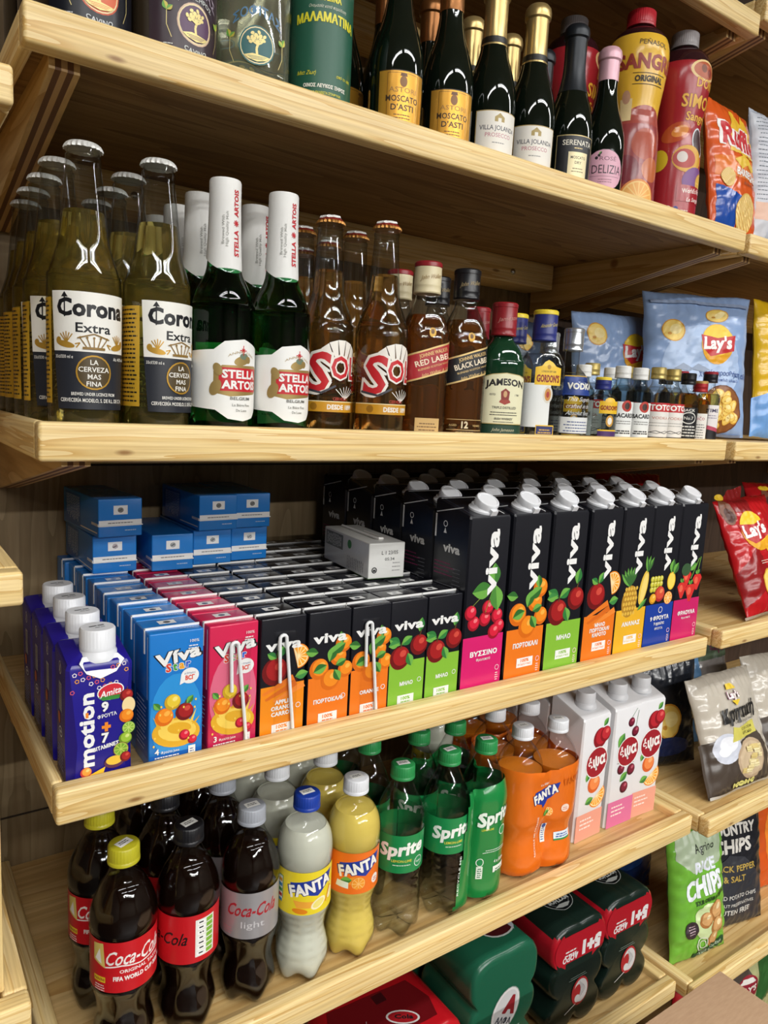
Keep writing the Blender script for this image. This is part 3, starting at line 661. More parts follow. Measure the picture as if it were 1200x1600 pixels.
def art_seren():
    a = Art(); G = K('c9b27a', .4, .4); a.rect(-26, 8, 26, 62, G); a.rect(-25, 9, 25, 61, K('15161a')); a.text('SERENATA', 2, 50, 6.4, K('e2dccb'), w=40, bold=.02); a.lines(2, 46, 14, 1, 2, 1, G); a.rect(-10, 12, 16, 42, K('e0d3a8', .4, .2)); a.text('MOSCATO', 3, 34, 3.4, K('3a3020'), w=20, bold=.02); a.text('DRY', 3, 28, 3.4, K('3a3020'), w=9, bold=.02); a.lines(3, 22, 18, 2, 3.4, 1, K('6a5a3a')); return a
def art_deli():
    a = Art(); a.ell(0, 34, 28, 26, K('3a2028')); a.ell(0, 34, 27.3, 25.3, K('dca6b8')); a.text('ROSÉ', 4, 46, 5, K('8a5a6a'), w=22); a.ell(-11, 49, 2, 2, K('2a1a20')); a.ell(-8, 52, 1.8, 1.8, K('2a1a20')); a.leaf(-8, 53, 5, 50, '2a1a20'); a.text('DELIZIA', 4, 30, 11, K('3a2630'), w=40, bold=0); a.line([(-18, 26.5), (22, 26.5)], .5, K('8a5a6a')); a.lines(2, 22, 24, 2, 3, 1, K('9a6a7a')); return a
# ------------------------------------------------------------------ sangria in shaped plastic bottles
SANG = smoothprof([(.5, 3), (33, 0), (38, 4), (38, 60), (37, 110), (35, 125), (33, 140), (34, 155), (38, 185), (41, 215), (40, 235), (33, 253), (20, 262), (16, 266), (15, 278)])
def art_penasol():
    a = Art(); R = K('9c3a2e'); a.rect(-118, 8, 118, 245, K('e8b73a', .22)); a.L += 1
    a.rect(-118, 8, -40, 130, K('8c3a3c', .2)); a.rect(-40, 8, 118, 128, K('963f3e', .2)); a.ell(12, 124, 38, 26, K('a84c40', .2), a0=0, a1=180); a.orange(14, 96, 22); a.ell(14, 96, 22, 22, K('b0523c', .2)); a.ell(-14, 60, 20, 20, K('7a2a34', .2)); a.ell(26, 62, 17, 17, K('c06a40', .2))
    a.slice(8, 20, 27, a0=0, a1=180, c=('e08a3c', 'f0c878', 'e8a850')); a.rect(-22, 8, 40, 20, K('d8b04a')); a.lines(10, 14, 44, 2, 4, 1.6, K('6a4020')); a.poly([(40, 8), (62, 8), (62, 44), (46, 40)], K('c8707a'))
    a.text('PEÑASOL', 10, 227, 7, K('4a3416'), w=38, bold=.01, rot=-4); a.outlined('SANGRIA', 12, 197, 19, R, K('f4cf6a'), b=.05, ob=.02, w=92); a.text('ORIGINAL', 10, 180, 7.6, K('33260f'), w=42, bold=.05); a.line([(-14, 176.4), (34, 176.4)], .7, K('33260f')); a.line([(-14, 190.6), (34, 190.6)], .7, K('33260f'))
    a.rect(-30, 128, -12, 158, K('e9cf96')); a.ell(-21, 160, 6, 9, K('c99a7a')); return a
def art_simon():
    a = Art(); Y = K('e8b23a'); a.rect(-118, 12, 118, 236, K('a3262e', .22)); a.L += 1
    a.ell(20, 224, 24, 15, K('e8c88a')); a.ell(20, 224, 20, 12, K('b5562e')); a.ell(16, 226, 5, 6, K('7a3a1c')); a.ell(28, 222, 5, 6, K('8a2f1c'))
    a.outlined('DON', 24, 200, 13, Y, K('7a1c18'), b=.03, ob=.03, w=34); a.outlined('SIMON', 22, 172, 18, Y, K('7a1c18'), b=.03, ob=.03, w=66); a.outlined('Sangria', 22, 154, 12, Y, K('7a1c18'), b=.03, ob=.03, w=48)
    a.ell(-14, 136, 24, 14, K('b8502c', .2), rot=20); a.ell(-8, 138, 14, 8, K('d98a3c', .2), rot=20); a.ell(26, 124, 14, 22, K('3a1c20')); a.ring(26, 124, 14, 2.2, K('cfd4d8'), ry=22); a.ell(-36, 96, 14, 16, K('e2c82e')); a.ell(8, 98, 25, 20, K('d8a32e')); a.ell(2, 98, 18, 14, K('b0362e')); a.ell(-2, 100, 8, 8, K('d8d0c8'))
    a.ell(26, 66, 26, 22, K('7a4a8a')); a.slice(40, 66, 16, c=('c98a2c', 'e8c870', 'd8a83c')); a.rect(-6, 36, 64, 60, K('a3262e', .22)); a.text("World's No.1", 24, 50, 7, K('f0e8e0'), w=44, bold=.03, rot=6); a.text('La Sangría', 26, 38, 6, K('f0e8e0'), w=32, shear=.3, rot=6)
    a.ell(-16, 24, 5, 5, K('e8e8e4')); a.ell(-5, 25, 3.4, 3.4, K('3a3a8a')); a.lines(8, 22, 16, 2, 3, 1.4, K('e0c8b8')); a.rect(-118, 12, 118, 17, K('6a1a22', .22)); return a
# ------------------------------------------------------------------ soft drink bottles
def petal(q, z, a, n=5, zt=26, amp=.2):
    k = max(0, 1 - z / zt); c = .5 - .5 * math.cos(n * a); return q * (1 - amp * k * c), z + 9 * c * k * k
COKE = smoothprof([(6, 9), (20, 1), (27, 2), (30.5, 9), (31.5, 20), (29, 34), (26, 48), (27.5, 62), (31, 76), (32.6, 84), (32, 85), (32, 141), (33, 142.5), (33.2, 150), (31, 164), (25.5, 178), (18, 191), (14, 200), (12.8, 205), (15.5, 206.5), (15.5, 208), (12.6, 209), (12.6, 218)])
def flute(q, z, a):
    q, z2 = petal(q, z, a)
    if 24 < z < 80 or 145 < z < 180: q *= 1 - .022 * (.5 + .5 * math.cos(10 * a))
    return q, z2
def art_coke(kind):
    a = Art(); R, W = K('c51a22', .3), K('efe9e4')
    if kind == 'classic':
        a.rect(-100, 86, 100, 140, R); a.text('Coca-Cola', -1, 116, 15, W, w=60, shear=.32, bold=.02); a.line([(-30, 113), (-14, 115), (4, 112.6), (26, 115)], 1.4, W)
        a.text('ORIGINAL TASTE', 6, 107, 3.6, W, w=44, bold=.03); a.text('FIFA WORLD CUP 2026™', 6, 99, 4.6, W, w=56, bold=.05); a.poly([(-44, 118), (-30, 112), (-32, 138), (-44, 136)], K('d9c36a')); a.poly([(-42, 120), (-34, 116), (-36, 132)], W)
        a.rect(-44, 96, -30, 102, K('e8c32c')); a.text('PANINI', -37, 97.4, 3.2, K('8a1a1c'), w=12, bold=.04); a.lines(-37, 92, 14, 3, 2.6, 1, W); a.text('Coca-Cola', -82, 114, 14, W, w=50, shear=.3)
    elif kind == 'zero':
        a.rect(-100, 86, 100, 140, R); a.text('Coca-Cola', -42, 108, 14, K('1c1214'), w=62, shear=.32, bold=.02, rot=0); a.rect(-2, 92, 20, 134, K('e8e6de'))
        for k in range(7): a.rect(0, 93.4 + k * 5.8, 9, 97.8 + k * 5.8, K('f6f6f2')); a.rect(10, 93.4 + k * 5.8, 18, 97.8 + k * 5.8, K('7fb53a')); a.lines(4.5, 95 + k * 5.8, 6, 1, 1, 1.6, K('2a2a2a'), k); a.L -= 2
        a.L += 3; a.text('Coca-Cola', 70, 108, 14, K('1c1214'), w=56, shear=.32)
    else:
        a.rect(-100, 86, 100, 140, K('a9a6a8', .28, .35)); a.text('Coca-Cola', -2, 113, 15, K('a8202c'), w=58, shear=.32, bold=.03); a.text('light', 0, 99, 8, K('c9c6c8'), w=26, bold=0); a.text('Coca-Cola', -78, 112, 14, K('a8202c'), w=50, shear=.3); a.lines(-30, 96, 16, 3, 3, 1, K('c98a90'))
    return a
def make_coke(kind, capc):
    g = thin('clear_plastic', (0.97, 0.98, 0.98), 1.45, 0.04, edge=.8)
    t = thing('cola_bottle', '', 'cola bottle')
    MB().lathe(COKE, PET(), 60, rf=flute, c1=False).build('bottle_body', t, 60)
    Q = [(max(r - 1, .3), z + 1) for r, z in COKE if z < 190] + [(14, 191), (.3, 191)]
    MB().lathe(Q, mat('cola', None, Base_Color=(.006, .002, .001), Roughness=.03, IOR=1.34, Specular_IOR_Level=.8), 60, rf=flute).build('liquid', t, 60)
    MB().art(art_coke(kind), wrap(COKE, 32), 3.5, h0=.35).build('label', t, 50)
    screw(t, 207, 225, 15.2, K(capc, .35), extra=tagtop(225)); return t
FANTA = smoothprof([(6, 9), (20, 1), (27, 2), (30.5, 8), (32, 20), (31, 36), (27.5, 50), (26, 60), (28, 74), (31.5, 86), (32.4, 90), (31.6, 91.5), (31.6, 143), (32.6, 144.5), (32.8, 160), (30, 176), (22, 190), (15, 198), (12.8, 204), (15.5, 205.5), (15.5, 207), (12.6, 208), (12.6, 218)])
SPR = smoothprof([(6, 9), (20, 1), (27, 2), (30.5, 9), (31.5, 26), (31, 60), (31.6, 90), (31, 92), (31, 144), (31.6, 146), (30, 160), (25, 176), (18, 191), (14, 200), (12.8, 204), (15.5, 205.5), (15.5, 207), (12.6, 208), (12.6, 218)])
def fanta_logo(a, x, y, w, rot=12, h=14):
    a.poly([(x - w * .5, y - 4), (x - w * .16, y - 9), (x - w * .1, y - 15), (x + w * .42, y + 6), (x + w * .54, y + 20), (x - w * .5, y + 12)], K('1f3a9c')); a.outlined('FANTA', x, y, h, K('f4f2ea'), K('14246a'), b=.05, ob=.05, w=w * .98, rot=rot); return a
def art_fanta(kind):
    a = Art(); bg = {'lemon': 'ecd42a', 'orange': 'ee7420'}[kind]; a.rect(-99.5, 91, 99.5, 143, K(bg, .3)); fanta_logo(a, 4, 118, 52)
    if kind == 'lemon':
        a.rect(-41, 98, -32, 134, K('3a8a5a')); a.rect(-40, 99, -33, 133, K('e6e6d8'))
        for k in range(5): a.rect(-39.6, 101 + k * 6.2, -33.6, 105 + k * 6.2, K(['3a8ac0', 'c83c2a', '3a9a4a', '3a8ac0', 'e0a020'][k])); a.L -= 1
        a.L += 1; a.poly([(-14, 100), (8, 99), (12, 106), (-18, 109)], K('f0a83a')); a.ell(12, 103, 10, 6, K('f6ecc0'), rot=25); a.ell(12, 103, 7.6, 4.2, K('efe07a'), rot=25); a.ell(30, 108, 5, 7, K('f2e8b0'), rot=-20); a.line([(22, 100), (30, 118)], 2, K('e88a2a')); a.ell(-10, 96, 9, 3.4, K('e88a1c'), rot=-8)
    else:
        a.ell(-2, 105, 12, 8, K('f29a2c')); a.slice(2, 104, 9, c=('e87818', 'f8c070', 'f29a2c')); a.ell(26, 104, 6, 6, K('f0e8e0')); a.lines(26, 104, 8, 2, 2.6, 1.2, K('c03a3a')); a.leaf(-20, 108, 14, 5); a.poly([(-26, 100), (-10, 98), (-10, 106), (-24, 108)], K('e4ece0'))
    fanta_logo(a, -88, 118, 44); return a
def art_sprite():
    a = Art(); a.rect(-97, 93, 97, 143, K('1d8a4c', .3)); a.text('Sprite', 2, 117, 17, K('f2f4ee'), w=60, bold=.05, shear=.2, rot=6); a.text('LEMON-LIME', 2, 107.6, 3.4, K('d8d24a'), w=26, bold=.04); a.lines(2, 103, 30, 1, 2, 1.2, K('cfe0cc'))
    a.ell(26, 105, 7, 7, K('eef0ea')); a.ell(26, 105, 6.2, 6.2, K('2a9258')); a.text('No\nSugar'.split('\n')[1], 26, 104, 2.8, K('eef0ea'), w=9); a.rect(-70, 98, -46, 138, K('eef0ea')); 
    for k in range(11): a.rect(-68 + k * 1.9, 106, -67.2 + k * 1.9 + (k % 3) * .3, 132, K('1c1c1c')); a.L -= 1
    a.L += 1; a.text('Sprite', -58, 99.6, 4.4, K('1d8a4c'), w=18, bold=.04); a.lines(-90, 132, 12, 8, 4, 1, K('e0e8e0')); return a
def dimple(q, z, a):
    q, z2 = petal(q, z, a)
    if 24 < z < 88: q *= 1 - .028 * (.5 + .5 * math.cos(10 * a + z * .03)) * (.5 + .5 * math.cos(z * .62))
    return q, z2
def soda(kind, capc, tagm=True):
    P, L, lv = (FANTA, 31.6, 186 if kind != 'orange pack' else 160) if kind != 'sprite' else (SPR, 31, 158)
    t = thing('soft_drink_bottle', '', 'soft drink bottle')
    P = sorted([p for p in P if not 24 < p[1] < 88] + [(interp(P, z), z) for z in range(26, 88, 2)], key=lambda p: p[1]) if True else P
    P = [(6, 9)] + [p for p in P if p != (6, 9)]
    MB().lathe(P, PET(), 48, rf=dimple, c1=False).build('bottle_body', t, 60)
    liq = {'lemon': mat('cloudy_lemon_drink', None, Base_Color=rgb('e2e2d0'), Roughness=.1, Transmission_Weight=.18, IOR=1.33),
           'orange pack': mat('orange_pack_drink', None, Base_Color=rgb('e88424'), Roughness=.1, Transmission_Weight=.2, IOR=1.33),
           'orange': mat('orange_drink', None, Base_Color=rgb('efd468'), Roughness=.08, Transmission_Weight=.14, IOR=1.33),
           'sprite': thin('clear_drink', (.96, .97, .94), 1.33, .02, edge=.8)}[kind]
    Q = [(max(r - 1, .3), z + 1) for r, z in P if z < lv] + [(interp(P, lv) - 1, lv + .2), (.3, lv + .2)]
    MB().lathe(Q, liq, 48, rf=dimple).build('liquid', t, 60)
    MB().art(art_sprite() if kind == 'sprite' else art_fanta(kind.split()[0]), wrap(P, L), 3.5, h0=.35).build('label', t, 50)
    screw(t, 206.5, 224, 15.2, K(capc, .35), extra=tagtop(224) if tagm else None); return t
# ================================================================== juice cartons
def fruit(a, kind, s=1.0, z=95):
    S = s; n0 = len(a.it)
    a.T = lambda x, y: (x * S, z + y * S)
    if kind == 'cherry':
        for x, y in ((-18, -4), (-24, 10), (0, 0), (4, 14), (20, 2), (24, -12), (16, -18)): a.cherry(x, y, 9.5)
        for x, y in ((0, 8), (-22, 18), (20, 10)): a.line([(x, y), (12, 44)], 1, K('7a8a3a'))
        a.leaf(10, 38, 34, 185); a.leaf(12, 40, 30, 92); a.leaf(14, 42, 34, -80, '4c8a3a')
    elif kind == 'orange':
        for x, y, r in ((-16, -2, 15), (14, 12, 13), (2, -20, 15), (26, -8, 12), (22, 30, 13)): a.orange(x, y, r)
        for x, y, L, q in ((0, 6, 24, 70), (-4, 2, 22, 200), (8, -6, 20, -60), (20, 30, 18, 100), (4, 18, 24, 30), (-18, 22, 20, 170), (10, 0, 18, 20)): a.leaf(x, y, L, q, '2f6a2c')
    elif kind == 'apple':
        a.apple(-14, -8, 18); a.apple(20, 8, 16); a.leaf(-14, 12, 24, 150, '2f7a3a'); a.leaf(-12, 12, 22, 30, '2f7a3a'); a.leaf(20, 28, 22, 80, '2f7a3a'); a.leaf(0, -2, 22, -70, '2f7a3a'); a.leaf(-16, 16, 20, 190, '3f8a44')
    elif kind == 'carrot':
        a.apple(-12, 6, 19); a.leaf(-8, 24, 18, 60, '2f7a3a'); a.leaf(-10, 24, 16, 150, '2f7a3a'); a.slice(22, 22, 17, a0=-90, a1=120)
        for k, (x, y) in enumerate(((-30, -22), (-26, -30), (-14, -34))): a.poly([(x, y), (x + 44, y + 20), (x + 48, y + 12), (x + 2, y - 3)], K(['e87a24', 'd96a1c', 'f08a34'][k]))
        a.leaf(18, -6, 20, 10, '3f8a44')
    elif kind == 'pineapple':
        a.ell(-6, -10, 17, 24, K('b5852a'), rot=-8)
        for j in range(6):
            for i in range(5): a.ell(-18 + i * 6 + (j % 2) * 3, -28 + j * 7.4, 2.6, 3, K('e2b84a'), n=6); a.L -= 1
        a.L += 1
        for q in (60, 75, 90, 105, 120, 135): a.leaf(-8, 12, 30, q, '3a6a34', wd=.14)
        a.ell(24, 8, 9, 26, K('e8c24a'), rot=-12); a.ell(25, 8, 6, 22, K('f4d878'), rot=-12)
        for q in (60, 80, 100): a.leaf(30, 30, 26, q, '3a6a34', wd=.14)
        a.leaf(14, -26, 26, 40, '3f7a3a', wd=.15)
    elif kind == 'tropic':
        for i in range(12): a.ball(-24 + (i % 4) * 7, 2 + (i // 4) * 8, 4.6, 'a8a02a', 'd8d04a', 'f0eca0')
        a.ball(-4, -6, 12, 'b02a2a', 'd8503a', 'f08a5a'); a.slice(18, -14, 10); a.ell(22, 12, 10, 14, K('f0c030')); a.ell(22, 12, 8, 12, K('f6dc60')); a.leaf(20, 24, 22, 80, '3a6a34'); a.leaf(26, 22, 20, 60, '3a6a34'); a.ball(-20, -12, 8, 'c88a1c', 'f0b030', 'f8d070')
    else:
        for x, y, r in ((-16, -6, 12), (6, -12, 13), (22, 4, 12), (-6, 12, 11)): a.poly([(x - r, y + r * .5), (x - r * .6, y + r), (x + r * .6, y + r), (x + r, y + r * .5), (x + r * .2, y - r * 1.1), (x - r * .2, y - r * 1.1)], K('d8322e')); a.ell(x - r * .2, y + r * .2, r * .4, r * .5, K('ee6a50'), n=10); a.leaf(x, y + r, 9, 60); a.leaf(x, y + r, 9, 130)
        a.line([(20, 16), (26, 44)], 2, K('6a9a3a')); a.line([(4, 10), (22, 42)], 2, K('6a9a3a')); a.leaf(16, 34, 22, 200, '3f7a3a'); a.ell(-10, 26, 12, 10, K('3a5a3a'))
    a.T = None; return a
LIT = {'cherry': ('d6246e', 'ΒΥΣΣΙΝΟ', 'Φρουτοποτό'), 'orange': ('ec7a22', 'ΠΟΡΤΟΚΑΛΙ', ''), 'apple': ('86bc3c', 'ΜΗΛΟ', ''), 'carrot': ('ec7a22', 'ΜΗΛΟ ΠΟΡΤΟΚΑΛΙ ΚΑΡΟΤΟ', ''), 'pineapple': ('ecb42e', 'ΑΝΑΝΑΣ', ''), 'tropic': ('1d3f9e', '9 ΦΡΟΥΤΑ', ''), 'strawberry': ('cc2468', 'ΦΡΑΟΥΛΑ', 'Φρουτοποτό')}
BLK = lambda: K('17181f', .26)
def litre(kind, front=True):
    col, nm, sub = LIT[kind]; W, D, H0, H1 = 69.5, 69.5, 230, 246
    t = thing('juice_carton', '', 'juice carton')
    m = MB(); x = W / 2; y = D / 2; c = 2.2; R = []
    base = [(-x + c, -y), (x - c, -y), (x, -y + c), (x, y - c), (x - c, y), (-x + c, y), (-x, y - c), (-x, -y + c)]
    zt = lambda yy: H0 + (H1 - H0) * (yy + y) / D
    R = [[(p * .985, q * .985, 0) for p, q in base], [(p, q, 2) for p, q in base], [(p, q, zt(q) - 3) for p, q in base], [(p * .96, q * .96, zt(q * .96)) for p, q in base]]
    m.loft(R, BLK())
    a = Art(); Wh = K('f0f0ee')
    if front:
        a.rect(-x + .6, 1, x - .6, 76, F(col)); fruit(a, kind, 1.03, 98)
        if len(nm) > 12:
            for k, q in enumerate(nm.split()): a.text(q, 2, 58 - k * 7.4, 5.4, Wh, bold=.04)
        else: a.text(nm, 2, 50, 6.4, Wh, w=min(46, 7 * len(nm)), bold=.04)
        if sub: a.text(sub, 2, 43, 3.6, Wh, w=24)
        elif kind == 'tropic': a.text('9 φρούτα', 2, 42, 5, Wh, w=26, bold=.03); a.text('ΦΡΟΥΤΑ', 2, 34, 4, Wh, w=20); a.ring(2, 66, 5, 1, Wh)
        else: a.rect(-12, 22, 18, 35, Wh); a.text('100%', 3, 29, 4.4, K(col), w=15, bold=.04); a.text('ΦΥΣΙΚΟΣ ΧΥΜΟΣ', 3, 24.4, 2.6, K(col), w=25, bold=.03)
        a.text('1L', -26, 4, 5, Wh, bold=.04); a.ring(27, 30, 3.6, .8, K('f4c8d8')); a.lines(27, 22, 6, 4, 3, 1.2, K('f0d8d8'))
    a.text('viva', 14, 129, 20, Wh, w=84, rot=90, bold=.06, al='L')
    m.art(a, plane((0, -y, 0), (1, 0, 0), (0, 0, 1)), h0=.12, dh=.014)
    a = Art(); a.text('viva', 2, 180, 11, Wh, w=32, bold=.06); a.line([(-31, 196), (-31, 226)], 3, Wh); a.line([(-31, 228), (20, 240)], 1.2, Wh); P = K('8a2a5a', .5)
    a.lines(-30, 164, 40, 4, 5, 1.4, P, 3, 'L'); a.lines(-30, 136, 44, 5, 6, 1.1, K('7a7a80'), 5, 'L'); a.lines(-30, 98, 40, 8, 6, 1.1, K('6a6a70'), 6, 'L'); a.lines(14, 160, 18, 10, 5, 1, K('6a6a70'), 8); a.ring(-12, 215, 4, 1, Wh); a.poly([(-15, 203), (-9, 203), (-12, 210)], Wh)
    m.art(a, plane((-x, 0, 0), (0, -1, 0), (0, 0, 1)), h0=.12, dh=.014)
    a = Art(); a.line([(-30, 30), (30, 30)], 1.6, Wh); a.line([(26, -30), (26, 30)], 1.4, Wh); a.line([(-26, -30), (-26, 30)], .8, K('3a3c44'))
    sl = Vector((0, D, H1 - H0)).normalized(); m.art(a, plane((0, 0, zt(0)), (1, 0, 0), sl), h0=.2, dh=.014)
    m.build('carton_body', t, 30)
    mb = MB(); N = Vector((0, -sl.z, sl.y)); N2 = (N + Vector((0, -.35, 0))).normalized(); o = Vector((3, -14, zt(-14)))
    def tr(vs, k, n): u = Vector((1, 0, 0)); v = n.cross(u); return [tuple(o + u * p[0] + v * p[1] + n * p[2] + N * k) for p in vs]
    cm = K('e4e6ea', .3)
    tmp = MB().lathe([(19, 0), (19, 2.4), (17.5, 3.2), (16, 6), (16, 7), (.4, 7)], cm, 40, c0=True); mb.add(tr(tmp.v, 0, N), tmp.f, cm)
    tmp = MB().lathe([(15, 4), (15.4, 9), (15.6, 15), (14.8, 17), (12.6, 17.4), (12, 16.6), (.4, 16.8)], cm, 45, rf=lambda q, z, a: (q * (1 + .012 * math.cos(36 * a)) if 5 < z < 16 else q, z)); mb.add(tr(tmp.v, 0, N2), tmp.f, cm)
    tmp = MB().box(-5, 5, -19.5, -13, 6, 13, cm); mb.add(tr(tmp.v, 0, N2), tmp.f, cm)
    mb.build('screw_cap', t, 40); return t
BR = {'blue': '1f78c8', 'pink': 'd22450', 'black': None}
def bottlish(pts): return pts
def brick(kind, straw=False, front=True):
    W, D, H = 53, 46.5, 137; x, y = W / 2, D / 2; t = thing('juice_box', '', 'juice box')
    body = {'star_blue': F('1f78c8'), 'star_pink': F('cf2550'), 'white': F('dcdcd8')}.get(kind, BLK())
    m = MB().box(-x, x, -y, y, 0, H - 1, body, 1.4)
    Wh = K('ececea'); a = Art(); lowc = {'orange': 'ec7a22', 'apple': '86bc3c', 'carrot': 'ee8c1c'}
    if kind in lowc or kind == 'orange_en':
        k0 = 'orange' if kind == 'orange_en' else kind
        a.rect(-x + .8, 1, x - .8, 62, F(lowc[k0])); fruit(a, k0, .8, 73); a.text('viva', 0, 101, 11, Wh, w=42, bold=.06)
        n = {'carrot': ['APPLE', 'ORANGE', 'CARROT'], 'orange': ['ΠΟΡΤΟΚΑΛΙ'], 'orange_en': ['ORANGE'], 'apple': ['ΜΗΛΟ']}[kind]
        for k, q in enumerate(n): a.text(q, 0, (41 if len(n) > 1 else 32) - k * 6.4, 4.6, Wh, bold=.04)
        a.rect(-12, 9, 12, 20, Wh) if kind != 'carrot' else a.rect(-12, 7, 12, 19, Wh); a.text('100%', 0, 14, 4, K(lowc[k0]), w=13, bold=.04); a.lines(0, 10.6, 18, 1, 2, 1.4, K(lowc[k0])); a.ring(19, 36, 3, .7, Wh); a.lines(21, 8, 6, 6, 3, 1, K('f4e0c0'))
    elif kind.startswith('star'):
        pk = kind == 'star_pink'
        if pk: a.ell(0, 60, 25.5, 46, F('dc6a86')); a.rect(-x + .8, 1, x - .8, 20, F('c02050'))
        else: a.ell(0, 50, 25.5, 44, F('2f92d8')); a.rect(-x + .8, 1, x - .8, 14, F('1c62b8'))
        a.outlined('Víva', 2, 106, 12.5, Wh, K('16181f'), b=.05, ob=.04, w=44, rot=10, shear=.1)
        for k, (q, c) in enumerate(zip('Star', ('d8402a', '3a9a3a', 'e8a01c', '2a5ac8'))): a.outlined(q, -8 + k * 6.4, 97 + k * .8, 8, K(c), Wh, b=.05, ob=.05)
        a.ell(13, 90, 9, 8, Wh); a.poly([(4, 90), (8, 84), (3, 82)], Wh); a.text('BCΓ', 13, 86, 4.6, K('d8402a'), w=9, bold=.04); a.text('με βιταμίνες', 13, 92, 1.8, K('2a4a8a'), w=11)
        # a splash of juice with fruit
        Y1, Y2 = K('e2ac2a'), K('f2cf5a')
        a.ell(0, 34, 24, 15, Y1, rot=-8); a.ell(1, 36, 19, 11, Y2, rot=-8); a.ell(3, 38, 12, 6, Y1, rot=-8)
        for k in range(9): q = math.radians(20 + 17 * k); a.poly([(20 * math.cos(q) * .9 - 1.6, 36 + 11 * math.sin(q)), (20 * math.cos(q) * .9 + 1.8, 36 + 11 * math.sin(q)), (25 * math.cos(q), 42 + (16 + 7 * (k % 3)) * math.sin(q))], (Y1, Y2)[k % 2])
        a.orange(-12, 52, 9); a.cherry(8, 30, 5.5); a.apple(8, 54, 9); a.leaf(10, 62, 10, 50); a.ball(-4, 66, 8, 'c8a020', 'e8c838', 'f6e480'); a.cherry(16, 24, 4.6); a.leaf(-16, 60, 10, 130)
        for k in range(14): a.ell(-22 + (k * 17) % 45, 24 + (k * 29) % 56, 1, 1.3, Y2, n=7)
        a.text('3' if pk else '4', -19, 15, 6, Wh, bold=.03); a.text('Φρούτα Juice', -6, 15, 2.6, Wh, w=18); a.lines(-21, 11, 30, 3, 3.2, 1.2, Wh, 4, 'L'); a.rect(12, 8, 19, 18, Wh); a.lines(15.5, 14, 5, 3, 2.4, 1, K('2a4a8a')); a.text('100%', 17, 130 - 6, 3, Wh, w=9); a.lines(16, 120, 12, 2, 2.6, 1, Wh)
    if front: m.art(a, plane((0, -y, 0), (1, 0, 0), (0, 0, 1)), h0=.12, dh=.014)
    if kind == 'white':
        a = Art(); a.rect(-20, 6, 0, 60, K('6a6e6a')); a.lines(-10, 52, 17, 10, 4.6, 2, K('d8d8d4')); a.lines(12, 120, 18, 10, 5, 1.4, K('7a7a7a')); a.ell(-12, 80, 6, 6, K('3f8a3f')); m.art(a, plane((-x, 0, 0), (0, -1, 0), (0, 0, 1)), h0=.12)
        a = Art(); a.rect(-x, 90, x, 136, F('4a7a3a')); a.ball(0, 60, 14, 'a8501c', 'c8742c', 'e0a05a'); a.text('ΣΟΚΟ', 0, 34, 8, K('6a3a1c'), w=36, bold=.04); m.art(a, plane((0, -y, 0), (1, 0, 0), (0, 0, 1)), h0=.12)
    # side panel and folded top
    a = Art()
    if kind.startswith('star'): a.rect(-20, 10, 20, 70, F('1a5ca4' if kind == 'star_blue' else 'a81c40')); a.lines(-17, 64, 32, 12, 4.4, 1.2, K('c8d8e8', .5), 3, 'L'); a.line([(18, 70), (18, 132)], 1.6, Wh)
    elif kind != 'white': a.text('viva', 0, 104, 8, Wh, w=26, bold=.05); a.lines(-17, 92, 32, 14, 5, 1, K('7a7a80'), 3, 'L')
    m.art(a, plane((-x, 0, 0), (0, -1, 0), (0, 0, 1)), h0=.12, dh=.014)
    a = Art(); T = K('e8e8e6', .4)
    if kind == 'white': a.text('L 1 23/05', 4, 8, 5, K('4a4a4a'), w=24); a.text('05:34', 4, 0, 4, K('4a4a4a'), w=14); a.ring(-18, -12, 4, 1.4, K('2a2a2a')); a.rect(-20, -14, -16, -11, K('2a2a2a')); a.lines(14, -4, 14, 3, 5, 1, K('8a8a8a'))
    else:
        a.rect(-x + .6, -9.5, x - .6, -2.6, T); a.lines(0, -6.8, 40, 1, 1, 1.3, K('7a7a7a', .5))
        a.rect(-8.5, 4, 8.5, 15, T); a.ell(0, 9.4, 3.6, 3.2, K('b8bcc0', .2, .9), n=14); a.line([(-2, 8.4), (2, 10.4)], 1, K('4a4e52')); a.lines(12, -16, 18, 1, 1, 1, K('b8c8d8'))
    m.art(a, plane((0, 0, H - 1), (1, 0, 0), (0, 1, 0)), h0=.2, dh=.014)
    if kind != 'white':                     # the ridge of the seam across the top and down one side
        m.box(-x, x, -9.8, -8.6, H - 1, H + 1.2, T); m.box(-x - .7, -x, -9.6, -6.6, H - 24, H - .6, T)
    m.build('carton_body', t, 35)
    if straw:
        sm = K('eef0f0', .3); s = MB(); f = -y - 3.2; sx = straw
        P = [(sx - 9, f, 66), (sx - 10.5, f, 112)] + [(sx - 6.5 - 4.2 * math.cos(q), f, 113 + 4.5 * math.sin(q)) for q in (.5, 1.0, 1.57, 2.1, 2.6)] + [(sx - 2.4, f, 111), (sx + 8, f, 12)]
        s.tube(P, 1.9, sm, 10); s.build('straw', t, 50)
        MB().box(sx - 14, sx + 10.4, f - 2.1, -y - .35, 8, 120, thin('wrapping_film', (.985, .985, .985), 1.25, .12, edge=.95), .6).build('straw_wrapper', t)
    return t
